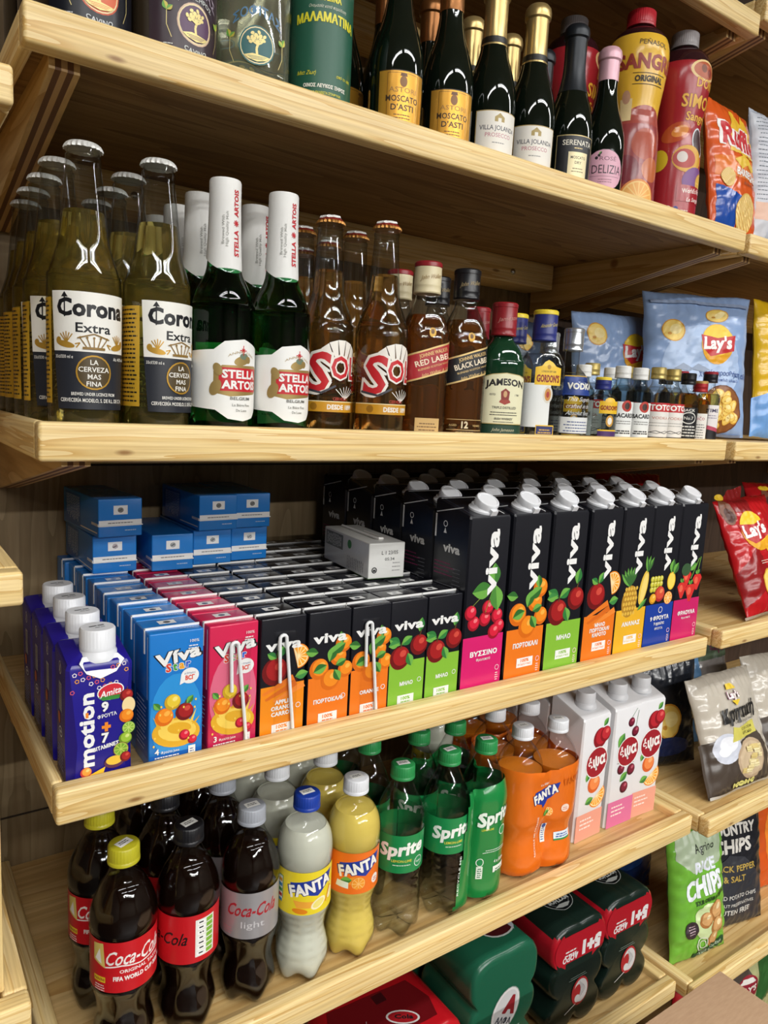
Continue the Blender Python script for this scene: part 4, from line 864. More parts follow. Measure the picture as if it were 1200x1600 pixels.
def motion():
    t = thing('juice_carton', '', 'juice carton'); x, y = 29, 27; c = 6; m = MB(); B = F('221a86')
    base = lambda k, c=c: [(-x * k + c, -y * k), (x * k - c, -y * k), (x * k, -y * k + c), (x * k, y * k - c), (x * k - c, y * k), (-x * k + c, y * k), (-x * k, y * k - c), (-x * k, -y * k + c)]
    zt = lambda yy: 116 + 10 * (yy + y) / (2 * y)
    R = [[(p, q, 0) for p, q in base(.97)], [(p, q, 2) for p, q in base(1)], [(p, q, 40) for p, q in base(1, 9)], [(p, q, zt(q) - 4) for p, q in base(1, 3)], [(p, q, zt(q)) for p, q in base(.93, 3)], [(p * .6, q * .6, zt(q * .6) + 5) for p, q in base(.9, 3)]]
    m.loft(R, B); a = Art(); Wh = K('f0f0f0'); O = K('ee8a2a')
    for k in range(18):
        px, pz = -24 + (k * 19) % 50, 92 + (k * 13) % 22; a.ring(px, pz, 2.2, .8, K(['d8586a', 'e8a038', 'e8e0e8'][k % 3]), n=5, a0=k * 20, a1=k * 20 + 360)
    a.text('motion', -6, 19, 13, Wh, w=70, rot=90, bold=.07, al='L'); a.rect(-13, 66, -10.4, 71, O)
    a.ell(9, 88, 12, 8, Wh, rot=10); a.ell(9, 88, 11, 7, K('d02a3a'), rot=10); a.poly([(-2, 84), (20, 84), (16, 80), (2, 80)], K('3a8a3a')); a.text('Amita', 9, 84.4, 6, Wh, w=19, shear=.3, rot=10, bold=.03)
    a.outlined('9', 4, 70, 9, Wh, K('14104a'), b=.06, ob=.04); a.text('ΦΡΟΥΤΑ', 6, 64, 3.4, Wh, w=17, bold=.05, rot=6); a.rect(1, 53, 9, 56, O); a.rect(3.6, 50, 6.6, 59, O); a.outlined('7', 4, 40, 9, Wh, K('14104a'), b=.06, ob=.04); a.text('ΒΙΤΑΜΙΝΕΣ', 5, 34, 3.6, Wh, w=23, bold=.05, rot=8)
    a.apple(23, 82, 6); a.ell(25, 72, 6, 8, K('f0d8a0')); a.orange(23, 62, 6.5); a.slice(25, 50, 6, c=('5a8a2a', 'c8dc7a', '8ab83a')); a.ball(22, 40, 6, '6a8a20', '9ac03a', 'd0e080'); a.slice(18, 30, 7, c=('7a5a2a', 'b8d060', '7aa830')); a.ell(12, 19, 9, 6, K('5a2a4a')); a.ell(12, 20.5, 7.4, 4.4, K('e8c040')); a.poly([(-12, 10), (4, 16), (2, 9), (-10, 8)], K('f0c030')); a.ball(-13, 14, 5, 'c83a3a', 'e8a040', 'f8d080'); a.apple(22, 22, 5)
    a.text('100%', -12, 3, 4.4, Wh, w=16, bold=.05); a.lines(0, 4, 10, 2, 2, .9, Wh, 2, 'L'); a.text('0,33L', 21, 5, 3.2, Wh, w=10)
    m.art(a, plane((0, -y, 0), (1, 0, 0), (0, 0, 1)), h0=.15, dh=.014)
    a = Art(); a.ell(0, 108, 5, 6.4, Wh); a.ell(0, 108, 4, 5.4, B); a.line([(-2, 104), (2, 112)], 1.4, Wh); a.rect(-6, 66, 6, 94, K('b8bcc8')); a.lines(0, 90, 10, 12, 2.2, 1.1, K('2a2a3a')); a.ring(0, 46, 7, 1.2, Wh, ry=5); a.lines(0, 45, 9, 1, 2, 2, Wh); a.ell(-6, 58, 5, 6, K('c86a2a')); a.lines(-2, 30, 26, 7, 3.4, 1, K('b0b0d8')); m.art(a, plane((-x, 0, 0), (0, -1, 0), (0, 0, 1)), h0=.15, dh=.014)
    m.build('carton_body', t, 30)
    mb = MB(); cm = K('e2e4e8', .32); cy = -8; o = (2, cy)
    P = [(-18, -y - .9, 118), (-12, -y - 1.2, 108), (0, -y - 1.4, 102), (14, -y - 1.2, 107), (21, -y - .9, 118), (17, -y + 6, 121.5), (-14, -y + 6, 121.5)]
    v = P + [(p[0], p[1] + 1.2, p[2]) for p in P]; n = len(P); mb.add(v, [tuple(range(n))] + [(i, (i + 1) % n, (i + 1) % n + n, i + n) for i in range(n)], cm)
    mb.lathe([(18.5, 116), (18, 121), (15.8, 124.5), (15.8, 126), (.4, 126)], cm, 40, off=o)
    mb.lathe([(15.8, 125), (16, 128), (15.6, 129), (15.6, 143.5), (14.6, 145), (.4, 145)], cm, 96, rf=lambda q, z, aa: (q * (1 + .014 * math.cos(32 * aa)) if 128.5 < z < 144 else q, z), off=o)
    aa = Art().lines(0, 1, 18, 1, 3, 2.2, K('3a3a3a')); aa.lines(1, -4, 12, 1, 3, 1.4, K('6a6a6a')); mb.art(aa, plane((2, cy, 145), (1, .2, 0), (-.2, 1, 0)), h0=.15)
    mb.build('screw_cap', t, 40); return t
def epsa(kind):
    t = thing('juice_carton', '', 'juice carton'); x, y = 33.5, 33.5; H0, H1 = 205, 228; c = 5; m = MB(); B = F('e2e2e4')
    base = lambda k, c=c: [(-x * k + c, -y * k), (x * k - c, -y * k), (x * k, -y * k + c), (x * k, y * k - c), (x * k - c, y * k), (-x * k + c, y * k), (-x * k, y * k - c), (-x * k, -y * k + c)]
    zt = lambda yy: H0 + (H1 - H0) * (yy + y) / (2 * y)
    m.loft([[(p, q, 0) for p, q in base(.97)], [(p, q, 2) for p, q in base(1)], [(p, q, zt(q) - 3) for p, q in base(1, 2)], [(p, q, zt(q)) for p, q in base(.96, 2)]], B)
    a = Art(); low = {'orange': 'e8a08a', 'cherry': 'd8709c', 'apple': 'e8a08a'}[kind]; Wh = K('f0eeea'); G = '3a7a3a'
    a.rect(-x + 2, 1, x - 2, 46, F(low)); a.lines(-22, 34, 34, 3, 7, 2.6, K('f4dcd4'), 4, 'L')
    if kind == 'cherry':
        for px, pz, r in ((8, 178, 8), (20, 160, 9), (-8, 100, 9), (18, 94, 10), (4, 66, 10)): a.ball(px, pz, r, '4a1020', '7a1c34', 'b8586a')
        a.line([(8, 186), (20, 200)], .8, K(G)); a.line([(20, 168), (24, 196)], .8, K(G)); a.leaf(-20, 140, 26, 60, G); a.leaf(-8, 78, 22, 40, G); a.line([(-20, 112), (24, 106)], .8, K('5a3a2a'))
    else:
        a.ball(10, 168, 17, '8a1420', 'b82430', 'e0605a'); a.ball(22, 172, 13, '8a1420', 'c02a34', 'e0605a'); a.leaf(16, 186, 16, 50, G)
        a.ball(4, 92, 15, 'd8622a', 'f08a4a', 'f8b07a'); a.slice(14, 70, 20, a0=-150, a1=40); a.leaf(-14, 62, 20, 20, G); a.leaf(-16, 100, 16, 70, G)
    a.ell(6, 128, 27, 26, K('f0eeea')); a.ell(6, 128, 25.4, 24.4, K('a0202c')); a.text('έψα', 7, 121, 19, Wh, w=42, bold=.06, rot=8)
    m.art(a, plane((0, -y, 0), (1, 0, 0), (0, 0, 1)), h0=.15, dh=.014)
    m.build('carton_body', t, 30)
    mb = MB(); cm = K('dcdee2', .35); mb.lathe([(18, H0 + 8), (17.6, H0 + 13), (15, H0 + 16), (15, H0 + 17), (15.2, H0 + 18), (15, H0 + 31), (14, H0 + 33), (.4, H0 + 33)], cm, 90, off=(0, -6), rf=lambda q, z, aa: (q * (1 + .014 * math.cos(30 * aa)) if H0 + 19 < z < H0 + 31 else q, z)); mb.build('screw_cap', t, 40); return t
# ------------------------------------------------------------------ crisp bags
def bag(w, h, d, col, art, seed=0, pinch=.05, crinkle=1.0, rough=.2, ax=0):
    w = 9 * int(w / 9 + .5); h = 4.5 * int(h / 4.5 + .5)
    rd = random.Random(seed); ph = [rd.uniform(0, 6) for _ in range(6)]
    def bulge(u, v):
        nu, nv = min(abs(2 * u / w), 1), min(abs(2 * v / h - 1), 1)
        b = d / 2 * (1 - nu ** 2.4) ** .6 * (1 - nv ** 3.2) ** .7
        q = Vector((u * .022 + seed * 7, v * .022, seed)); env = (1 - nu ** 4)
        wr = crinkle * (5 * noise.noise(q) - 3.2 * abs(noise.noise(q * 2.3)) - 1.8 * abs(noise.noise(q * 4.9)) + 1.5)
        seal = math.exp(-(1 - nv) * h / 2 / 17); pl = crinkle * 3.2 * math.sin(u * .42 + ph[0] + 1.5 * noise.noise(Vector((u * .05, seed, 0)))) * seal * (1 if nv < .93 else .25)
        side = crinkle * 3.4 * math.sin(v * .24 + ph[1] + 2 * noise.noise(Vector((v * .03, seed, 3)))) * max(0, nu - .62) * 2 * (1 - nu ** 6)
        return b + (wr * env * (1 - nv ** 6)) + pl * env + side
    def P(sgn, u, v, hh):
        nv = 2 * v / h - 1; x = u * (1 - pinch * (1 - nv * nv) + .01 * math.sin(v * .09 + ph[2]))
        z = v + 2.5 * noise.noise(Vector((u * .02, seed * 3 + 1, v * .004))) * abs(nv) ** 3
        return (x, sgn * (bulge(u, v) * (1 if sgn < 0 else .8) + hh + .3), z)
    m = MB(); nu, nv = 2 * int(w / 9 + .5), int(h / 4.5 + .5); vs = []; fs = []
    for s in (-1, 1):
        b = len(vs)
        for j in range(nv + 1):
            for i in range(nu + 1): vs.append(P(s, -w / 2 + w * i / nu, h * j / nv, 0))
        for j in range(nv):
            for i in range(nu):
                q = (b + j * (nu + 1) + i, b + j * (nu + 1) + i + 1, b + (j + 1) * (nu + 1) + i + 1, b + (j + 1) * (nu + 1) + i); fs += [(q[0], q[1], q[2]), (q[0], q[2], q[3])] if s < 0 else [(q[2], q[1], q[0]), (q[3], q[2], q[0])]
    E1 = list(range(0, nu + 1)) + [j * (nu + 1) + nu for j in range(1, nv + 1)] + [nv * (nu + 1) + i for i in range(nu - 1, -1, -1)] + [j * (nu + 1) for j in range(nv - 1, 0, -1)]
    n = (nu + 1) * (nv + 1)
    for a_, b_ in zip(E1, E1[1:] + E1[:1]): fs.append((b_, a_, a_ + n, b_ + n))
    m.add(vs, fs, K(col, rough)); A = Art(); sl = K(col, rough)
    A.T = (lambda x, y: (x + ax, y)) if ax else None; art(A); m.art(A, lambda u, v, hh: P(-1, u, v, hh), 4.5, 4.5, h0=.45, dh=.055); return m
def crisp_bag(name, label, w, h, d, col, art, loc, yaw, lean=0, roll=0, group=None, **k):
    t = thing(name, label, 'crisps', loc, group=group); t.rotation_euler = (lean, roll, yaw)
    m = bag(w, h, d, col, art, **k)
    M3 = t.rotation_euler.to_matrix(); t.location.z = loc[2] + .0004 - min((M3 @ Vector(v)).z for v in m.v) * .001   # rests on the board
    o = m.build('bag_body', t, 0)
    return t
def lays_logo(a, x, y, r, col='c4242a'):
    a.ell(x, y, r * 1.0, r * 1.04, K('e6a51e')); a.ell(x, y + r * .2, r * .92, r * .8, K('f0cc30')); a.poly([(x - r * 1.02, y + r * .42), (x, y + r * .3), (x + r * 1.08, y + r * .5), (x + r * 1.06, y - r * .3), (x + r * .3, y - r * .5), (x - r * .4, y - r * .66), (x - r * .9, y - r * .3)], K(col))
    a.text("Lay's", x, y - r * .24, r * .62, K('f6f4f0'), w=r * 1.72, bold=.05, shear=.1, rot=4)
def bowl(a, x, y, rx, ry):
    a.ell(x, y, rx, ry, K('6a3a1c')); a.ell(x, y, rx * .94, ry * .94, K('8a5428')); rd = random.Random(4)
    for k in range(26):
        t, q = rd.uniform(0, 6.28), rd.uniform(0, .74) ** .8; a.crisp(x + rx * q * math.cos(t), y + ry * q * math.sin(t), rx * .27, ry * .2, rd.uniform(0, 180)); a.L -= 3
    a.L += 4
def art_laysblue(a):
    a.ell(0, 120, 78, 70, K('a9c0e2', .3)); a.crisp(-58, 178, 20, 20); a.crisp(26, 208, 24, 12, 5); lays_logo(a, 26, 158, 34)
    a.text('χωρίς προσθήκη αλ', 44, 104, 9, K('3a5a9a'), w=106, shear=.1, bold=.02, arc=-.0008); a.text('με 3 απλά υλικά', 44, 94, 5, K('4a6aaa'), w=60)
    for px in (-40, -10): a.poly([(px - 16, 112), (px, 122), (px + 22, 112), (px + 10, 108)], K('8a9ab4'))
    bowl(a, 42, 46, 45, 42); a.rect(-95, 0, 95, 4, K('8a9cc0', .3)); a.rect(-95, 226, 95, 232, K('8fa0be', .3))
def art_laysred(a):
    a.poly([(-70, 190), (-10, 232), (40, 232), (10, 180)], K('8a1c1e', .25)); a.poly([(-70, 80), (-20, 120), (10, 60), (-70, 20)], K('8e1418', .25)); a.ell(-52, 188, 15, 24, K('7a4a34')); a.ell(-52, 182, 10, 14, K('4a2418')); a.ell(-46, 216, 14, 6, K('e8c030')); a.poly([(0, 126), (20, 104), (44, 60), (10, 96)], K('e8b020'))
    lays_logo(a, -6, 148, 36, 'b81c22'); a.rect(20, 112, 62, 117, K('d8a020')); a.text('κλασικά', 40, 102, 6, K('f0e8e0'), w=32, rot=-6, bold=.02); a.crisp(-2, 50, 25, 29, 20); a.crisp(36, 54, 26, 29, -20); a.rect(-80, 0, 80, 5, K('9a8a7a')); a.lines(0, 92, 50, 2, 4, 1.2, K('f0d8c8'))
def art_cretan(a, nm='Κρητική'):
    a.poly([(-90, 0), (90, 0), (90, 56), (60, 96), (0, 84), (-40, 98), (-90, 92)], K('4a4038', .3)); a.ell(-34, 78, 34, 26, K('c8ccd8')); a.ell(-30, 84, 22, 14, K('e6e8ee')); a.ell(-40, 74, 16, 9, K('f2f2f4'))
    a.poly([(-20, 86), (60, 92), (58, 114), (4, 108), (-12, 112)], K('c9c05a')); a.text('SOUR CREAM', 30, 102, 5, K('4a4420'), w=40); a.text('ΜΥΡΩΔΙΚΑ', 30, 94, 5, K('4a4420'), w=36)
    a.ell(28, 50, 42, 36, K('b9a184')); a.ell(28, 50, 36, 30, K('c9b393')); rd = random.Random(2)
    for k in range(22): px, pz = 28 + rd.uniform(-27, 27), 50 + rd.uniform(-20, 20); a.poly([(px - 9, pz - 2), (px + 8, pz - 5), (px + 10, pz + 2), (px - 7, pz + 4)], K(['e2d29a', 'd6c07c', 'ecdfb0'][k % 3])); a.line([(px - 7, pz), (px + 8, pz - 2)], .8, K('b39a5a'))
    a.outlined('Lay\'s', 14, 160, 12, K('f2ece4'), K('8a3a6a'), b=.05, ob=.05, w=30); a.poly([(0, 176), (28, 176), (20, 186), (6, 186)], K('e0c030')); a.poly([(4, 156), (26, 156), (15, 146)], K('e0c030'))
    a.text(nm, 14, 124, 22, K('1c1a18'), w=98, shear=.25, bold=.04, rot=4); a.text('με γεύση sour cream', 26, 117, 4.4, K('5a5650'), w=60)
    for k in range(6): a.ell(-30 + k * 11, 12, 5.4, 5, K('d8d27a')); a.lines(-30 + k * 11, 12, 6, 1, 2, 1.4, K('6a6430'), k); a.L -= 1
    a.L += 2; a.rect(-90, 0, 90, 5, K('b8b4ac'))
def art_rice(a):
    a.poly([(-60, 232), (60, 232), (46, 170), (-30, 165), (-60, 190)], K('a8b89a', .35)); a.text('Agrino', 6, 198, 15, K('22281e'), w=54, bold=.02); a.text('RICE', 2, 164, 20, K('d8dce6'), w=56, bold=.06)
    a.text('CHIPS', 2, 122, 36, K('e8ecf0'), w=92, bold=.07, rot=8, arc=-.002); a.text('SOUR CREAM & ONION', 16, 108, 8, K('2c4a1c'), w=76, rot=8, bold=.04)
    a.ell(10, 70, 36, 34, K('c8d8a0', .35))
    for px, pz, r in ((28, 86, 20), (0, 74, 15), (30, 56, 18), (22, 34, 16)): a.ball(px, pz, r, 'a8703a', 'd0a068', 'ecd8a8')
    a.ell(-34, 62, 16, 16, K('33262c')); a.lines(-34, 68, 20, 4, 4.4, 1.8, K('b8a0a8')); a.ring(-6, 30, 14, 2, K('d8dcc8')); a.ring(-6, 30, 8, 2, K('d8dcc8')); a.poly([(-24, 4), (58, 10), (58, 28), (-24, 14)], K('1f4a2e')); a.text('ΧΩΡΙΣ ΓΛΟΥΤΕΝΗ', 20, 11, 6, K('c8e0c8'), w=64, rot=8, bold=.03)
def art_country(a):
    W, G = K('d0ccc4'), K('b89a48'); a.text('COUNTRY', 0, 186, 20, W, w=122, bold=.04); a.text('CHIPS', 0, 152, 26, W, w=96, bold=.05); a.text('BLACK PEPPER', 2, 116, 12, G, w=112, bold=.03); a.text('& SALT', 2, 96, 12, G, w=52, bold=.03)
    a.poly([(-80, 0), (80, 0), (80, 90), (30, 140), (-10, 148), (-50, 120), (-80, 70)], K('33343a', .3)); a.L += 1
    for q, z, s_, w_ in (('COUNTRY', 186, 20, 122), ('CHIPS', 152, 26, 96)): pass
    a.text('BLACK PEPPER', 2, 116, 12, G, w=112, bold=.03); a.text('& SALT', 2, 96, 12, G, w=52, bold=.03); a.text('COOKED POTATO CHIPS', 0, 62, 8, W, w=124, bold=.02); a.text('WITHOUT PRESERVATIVES', 0, 48, 6, W, w=112); a.text('GLUTEN FREE', 0, 32, 10, W, w=92, bold=.03)
def art_ruffles(a):
    a.poly([(-70, 0), (-20, 0), (-20, 40), (10, 60), (-70, 76)], K('1d4aa0', .2)); a.poly([(-70, 90), (70, 96), (70, 130), (-70, 120)], K('e0782a', .25)); a.poly([(-40, 150), (-20, 200), (6, 182), (16, 206), (34, 178), (60, 166), (52, 130), (-40, 130)], K('e8b830'))
    a.outlined('Ruffles', 4, 138, 34, K('c8242c'), K('f2ece8'), b=.06, ob=.06, w=116, rot=-4); a.poly([(-30, 118), (0, 130), (52, 118), (34, 110), (12, 116), (-10, 106)], K('e8c03a')); a.text('BARBEQUE', 14, 96, 11, K('f2ece4'), w=76, bold=.04); a.text('ΜΠΑΡΜΠΕΚΙΟΥ', 24, 84, 5, K('7a3a14'), w=50)
    for cx, cz, r in ((8, 40, 34), (-46, 88, 16)):
        a.ell(cx, cz, r, r * .9, K('d8a84a'), rot=30); a.ell(cx, cz, r * .94, r * .84, K('f0d488'), rot=30)
        for k in range(-5, 6): L = r * .9 * math.sqrt(max(0, 1 - (k / 6) ** 2)); a.line([(cx + k * r * .13 - L * .5, cz + L * .78 + k * r * .08), (cx + k * r * .13 + L * .5, cz - L * .78 + k * r * .08)], r * .05, K('c48f38')); a.L -= 1
        a.L += 2
    for k in range(4): a.ell(-56 + k * 13, 8, 5.6, 7, K('5aa0dc')); a.lines(-56 + k * 13, 8, 7, 2, 3, 1.4, K('1c2a5a'), k)
# ------------------------------------------------------------------ shrink wrapped packs
def lobed(nx, nz, r, n=120, sm=2, top=.96, side=.06):
    C = [((i - (nx - 1) / 2) * 2 * r, (j - (nz - 1) / 2) * 2 * r) for i in range(nx) for j in range(nz)]; R = []
    for k in range(n):
        a = 2 * PI * k / n; d = (math.cos(a), math.sin(a)); b = 0
        for c in C:
            p = c[0] * d[0] + c[1] * d[1]; q = r * r - (c[0] ** 2 + c[1] ** 2 - p * p)
            if q >= 0: b = max(b, p + math.sqrt(q))
        R.append(b)
    hx, hz = (nx - 1) * r, (nz - 1) * r          # film stretched tight round the whole block
    for k in range(n):
        a = 2 * PI * k / n; c, d = abs(math.cos(a)), abs(math.sin(a)); t = min((hx + r) / max(c, 1e-6), (hz + r) / max(d, 1e-6))
        if c * t > hx and d * t > hz:
            p = hx * c + hz * d; q = r * r - (hx * hx + hz * hz - p * p); t = p + math.sqrt(max(q, 0))
        q = top if math.sin(a) > .5 else side; R[k] += (t - R[k]) * q
    for _ in range(sm): R = [(R[k - 1] + 2 * R[k] + R[(k + 1) % n]) / 4 for k in range(n)]
    return [(R[k] * math.cos(2 * PI * k / n), R[k] * math.sin(2 * PI * k / n)) for k in range(n)]
def canpack(label, nx, nz, r, L, col, loc, art, band=None, topart=None, cans='b8bcc0', yaw=0, group=None):
    t = thing('can_pack', label, 'pack of cans', loc, (0, 0, yaw), group)
    O = lobed(nx, nz, r, 140); h = nz * r
    m = MB(); R = []
    for y, k in ((0, .02), (0, .5), (-.4, .86), (0, .93), (2.5, .975), (8, 1), (L - 8, 1), (L - 2.5, .975), (L, .92), (L, .02)): R.append([(p * k, y, q * k + h) for p, q in O])
    m.loft(R, F(col), True, True); m.f = [f[::-1] for f in m.f]
    if band:
        i = m.m(F(band[2]))
        for j, f in enumerate(m.f):
            if len(f) == 4:
                zz = sum(m.v[v][2] for v in f) / 4; yy = min(m.v[v][1] for v in f)
                if band[0] < zz < band[1] and (yy >= 2.4 or True) and max(abs(m.v[v][0]) for v in f) > 0: m.mi[j] = i if yy >= -.5 else m.mi[j]
    a = Art()
    if band:
        P = []; zs = [band[0] + (band[1] - band[0]) * k / 8 for k in range(9)]; zc = (band[0] + band[1]) / 2
        xs = [(nx - 1) * r + math.sqrt(max(0, r * r - (z - zc) ** 2)) - 4 for z in zs]; a.poly([(x, z) for x, z in zip(xs, zs)] + [(-x, z) for x, z in list(zip(xs, zs))[::-1]], F(band[2]))
    art(a); m.art(a, plane((0, 0, 0), (1, 0, 0), (0, 0, 1)), h0=.9, dh=.02)
    if topart: a = Art(); topart(a); m.art(a, lambda u, v, hh: (u, v, interp_outline(O, u) + h + hh), 3, None, h0=.4)
    m.build('shrink_film', t, 40)
    mc = MB()
    return t
def interp_outline(O, x):
    b = 0
    for (x0, y0), (x1, y1) in zip(O, O[1:] + O[:1]):
        if min(x0, x1) <= x <= max(x0, x1) and x0 != x1: b = max(b, y0 + (y1 - y0) * (x - x0) / (x1 - x0))
    return b
def bottlepack(label, proto, loc, col, film_z, art, sag=.45, seed=0, yaw=0, alpha=.0, xmin=None):
    t = thing('bottle_pack', label, 'bottle pack', loc, (0, 0, yaw)); r0 = 33; pitch = 32.8
    kids = list(proto.children)
    for ix in (-1, 1):
        for iy in (-1, 1):
            for ch in kids:
                c = ch.copy(); COL.objects.link(c); c.parent = t; c.location = (ix * pitch * .001, iy * pitch * .001, 0)
                c.rotation_euler = (0, 0, math.radians(-28 + 9 * ix * iy)); c.name = {'bottle_body': 'bottle', 'cap': 'cap', 'label': 'label', 'liquid': 'liquid'}[ch.name.split('.')[0]]
    n = 120; R = []; S = {}
    def hull(z):
        rr = interp(FANTA if 'orange' in label else SPR, z) + 1.0; pts = []
        for k in range(n):
            a = 2 * PI * k / n; dx, dy = math.cos(a), math.sin(a); u = 0
            for cx in (-pitch, pitch):
                for cy in (-pitch, pitch):
                    p = cx * dx + cy * dy; q = rr * rr - (cx * cx + cy * cy - p * p)
                    if q >= 0: u = max(u, p + math.sqrt(q))
            # rounded square around all four
            hx = pitch + rr; t1 = hx / max(abs(dx), abs(dy)); cxs, cys = pitch, pitch; p = abs(dx) * cxs + abs(dy) * cys; q = rr * rr - (cxs * cxs + cys * cys - p * p)
            hh = min(t1, (p + math.sqrt(q)) if q >= 0 and min(abs(dx), abs(dy)) * t1 > pitch else t1)
            w_ = hh + (max(u, pitch) - hh) * sag + .9 * math.sin(z * .12 + 5 * a + seed) * .5 + 1.5 * noise.noise(Vector((math.cos(a) * 5, math.sin(a) * 5, z * .012 + seed)))
            pts.append(max(w_, u + .25) if u else w_)
        return pts
    z0, z1 = film_z; zs = [z0 + (z1 - z0) * k / 26 for k in range(27)]; H = [hull(z) for z in zs]
    m = MB()
    def top(a): return z1
    keep = []; vs = []; fs = []
    for j, z in enumerate(zs):
        for k in range(n):
            a = 2 * PI * k / n; q = H[j][k]; zz = z - (10 * (1 - abs(math.sin(2 * a))) if j == 26 else 0) + (7 * (.5 + .5 * math.cos(4 * a)) if j == 0 else 0)
            k_ = .93 if j == 0 else 1
            vs.append((q * k_ * math.cos(a), q * k_ * math.sin(a), zz))
    for j in range(26):
        for k in range(n):
            k2 = (k + 1) % n; cx = vs[j * n + k][0]; cy = vs[j * n + k][1]
            if xmin is not None and cx < xmin + .12 * (vs[j * n + k][2] - 20): continue
            fs.append((j * n + k, j * n + k2, (j + 1) * n + k2, (j + 1) * n + k))
    fm = thin('film_' + col, rgb(col), 1.4, .12, extra=.9, body=rgb(col)) if alpha else K(col, .22)
    m.add(vs, fs, fm)
    a = Art(); art(a)
    def fn(u, v, hh):
        j = min(max((v - z0) / (z1 - z0) * 26, 0), 25.999); j0 = int(j); f = j - j0
        # find the film's front surface at this x
        best = 0
        for jj, wgt in ((j0, 1 - f), (j0 + 1, f)):
            b = 0
            for k in range(n // 2, n):
                k2 = (k + 1) % n; x0, x1 = H[jj][k] * math.cos(2 * PI * k / n), H[jj][k2] * math.cos(2 * PI * k2 / n)
                if x0 <= u <= x1 and x1 > x0:
                    g = (u - x0) / (x1 - x0); b = min(b, H[jj][k] * math.sin(2 * PI * k / n) * (1 - g) + H[jj][k2] * math.sin(2 * PI * k2 / n) * g)
            best += b * wgt
        return (u, best - hh, v)
    m.art(a, fn, 4, 6, h0=.5, dh=.03); m.build('shrink_film', t, 60); return t
# ================================================================== stocking the shelves
S1, S2, S3, S4, S5 = 0.4043, 0.0865, -0.2372, -0.5448, -0.8510      # the boards' upper faces
def stand(proto, x, y, z, deg, label, group=None, **k): return place(proto, (x, y, z), face_yaw(x, y, deg), label, group, **k)
# ---- upper shelf
def wine(art, glass, liq=None, lv=0, nm='wine_bottle', seed=0):
    return bottle(nm, 'wine bottle', WINE, glass, liq, lv, art, 37.5, h0=.3)
dk = mat('black_wine_glass', None, Base_Color=(.012, .008, .006), Roughness=.05, Specular_IOR_Level=.6)
w1 = wine(tree_label('14161f', 'c8502a', 'd8653c', 'c8b8a8', 'c8ccd0', title='ΣΟΦΙΤΑΣ', z=34), dk)
stand(w1, 0.049, 0.062, S1, 18, 'dark wine bottle with navy label and round orange tree seal', None)
w2 = wine(tree_label('3a2c34', 'd8b89a', '5a3c5c', 'a89aa8', 'c8ccc8', title='ΣΟΦΙΤΑΣ', top='ΡΟΖΕ ΞΗΡΟΣ', z=35), mat('rose_wine_glass', None, Base_Color=(.05, .035, .02), Roughness=.05, Specular_IOR_Level=.6))
stand(w2, 0.1255, 0.064, S1, 30, 'brown tinted wine bottle with round purple tree seal')
w3 = wine(tree_label(None, '2a6a6a', '1f5f60', '4a7aa0', 'd8dcd0', title='ΣΟΦΙΤΑΣ', z=37, sub=''), GL(), mat('white_wine', None, Base_Color=(.97, .95, .74), Transmission_Weight=.9, Roughness=0, IOR=1.33), 235)
stand(w3, 0.2022, 0.066, S1, 8, 'clear wine bottle of pale wine with round teal tree seal')
mal = bottle('wine_bottle', 'wine bottle', MAL, mat('green_wine_glass', None, Base_Color=(.01, .05, .02), Roughness=.05), None, 0, art_mala, 31.5, h0=.3)
stand(mal, 0.2735, 0.06, S1, 12, 'small wine bottle wrapped in green label with yellow lettering')
place(mal, (0.2715, 0.135, S1), 0.4, 'small green labelled wine bottle behind the first one with yellow lettering')
BRZ = K('8a5a30', .3, .7); GLD = K('c8ad72', .28, .7); BKF = K('1d2228', .35, .3); PKF = K('e0b0bc', .35, .2)
mo = sparkling(art_mosc, BRZ, 150, None); ORDX = ['left', 'right']
stand(mo, .366, .058, S1, 16, 'dark sparkling wine bottle with square gold label, the one nearer the green labelled bottle', dict and None)
stand(mo, .4365, .058, S1, 16, 'dark sparkling wine bottle with square gold label, the one nearer the white labelled bottles')
place(mo, (.336, .13, S1), .5, 'bronze capsuled sparkling wine bottle just behind the green labelled wine'); place(mo, (.398, .13, S1), .2, 'bronze capsuled sparkling wine bottle behind the first gold labelled one'); place(mo, (.463, .13, S1), .3, 'bronze capsuled sparkling wine bottle behind the second gold labelled one')
vi = sparkling(art_villa, GLD, 132, None, band=lambda: Art().rect(-46, 134, 46, 141, K('1c1a16')))
stand(vi, .5, .056, S1, 24, 'gold capsuled sparkling wine bottle with white label, nearer the gold labelled bottles')
stand(vi, .5665, .056, S1, 16, 'gold capsuled sparkling wine bottle with white label, nearer the black labelled bottle')
for k, (x, y) in enumerate(((.528, .13), (.593, .13), (.48, .2), (.55, .2))): place(vi, (x, y, S1), .3 * k, 'gold capsuled sparkling wine bottle in shadow, %s of those behind the front row' % ORD[k].replace('front', 'first'))
se = sparkling(art_seren, BKF, 118, None); stand(se, .637, .057, S1, 22, 'black capsuled sparkling wine bottle with black and cream label'); place(se, (.655, .13, S1), .4, 'black capsuled bottle in shadow behind the black labelled one')
de = sparkling(art_deli, PKF, 150, None, s=.96); stand(de, .701, .056, S1, 10, 'sparkling rosé bottle with pink capsule and oval pink label')
sg = bottle('sangria_bottle', 'sangria bottle', SANG, mat('sangria_plastic', None, Base_Color=(.03, .008, .01), Roughness=.06), None, 0, art_penasol, 38, du=4, dv=8, h0=.4)
screw(sg, 266, 288, 19, K('b0202c', .35), ribs=40); sg.scale = (1, 1, .945); stand(sg, .79, .083, S1, 14, 'waisted sangria bottle with yellow sleeve and red cap')
s2 = bottle('sangria_bottle', 'sangria bottle', SANG, mat('sangria_plastic'), None, 0, art_simon, 38, du=4, dv=8, h0=.4)
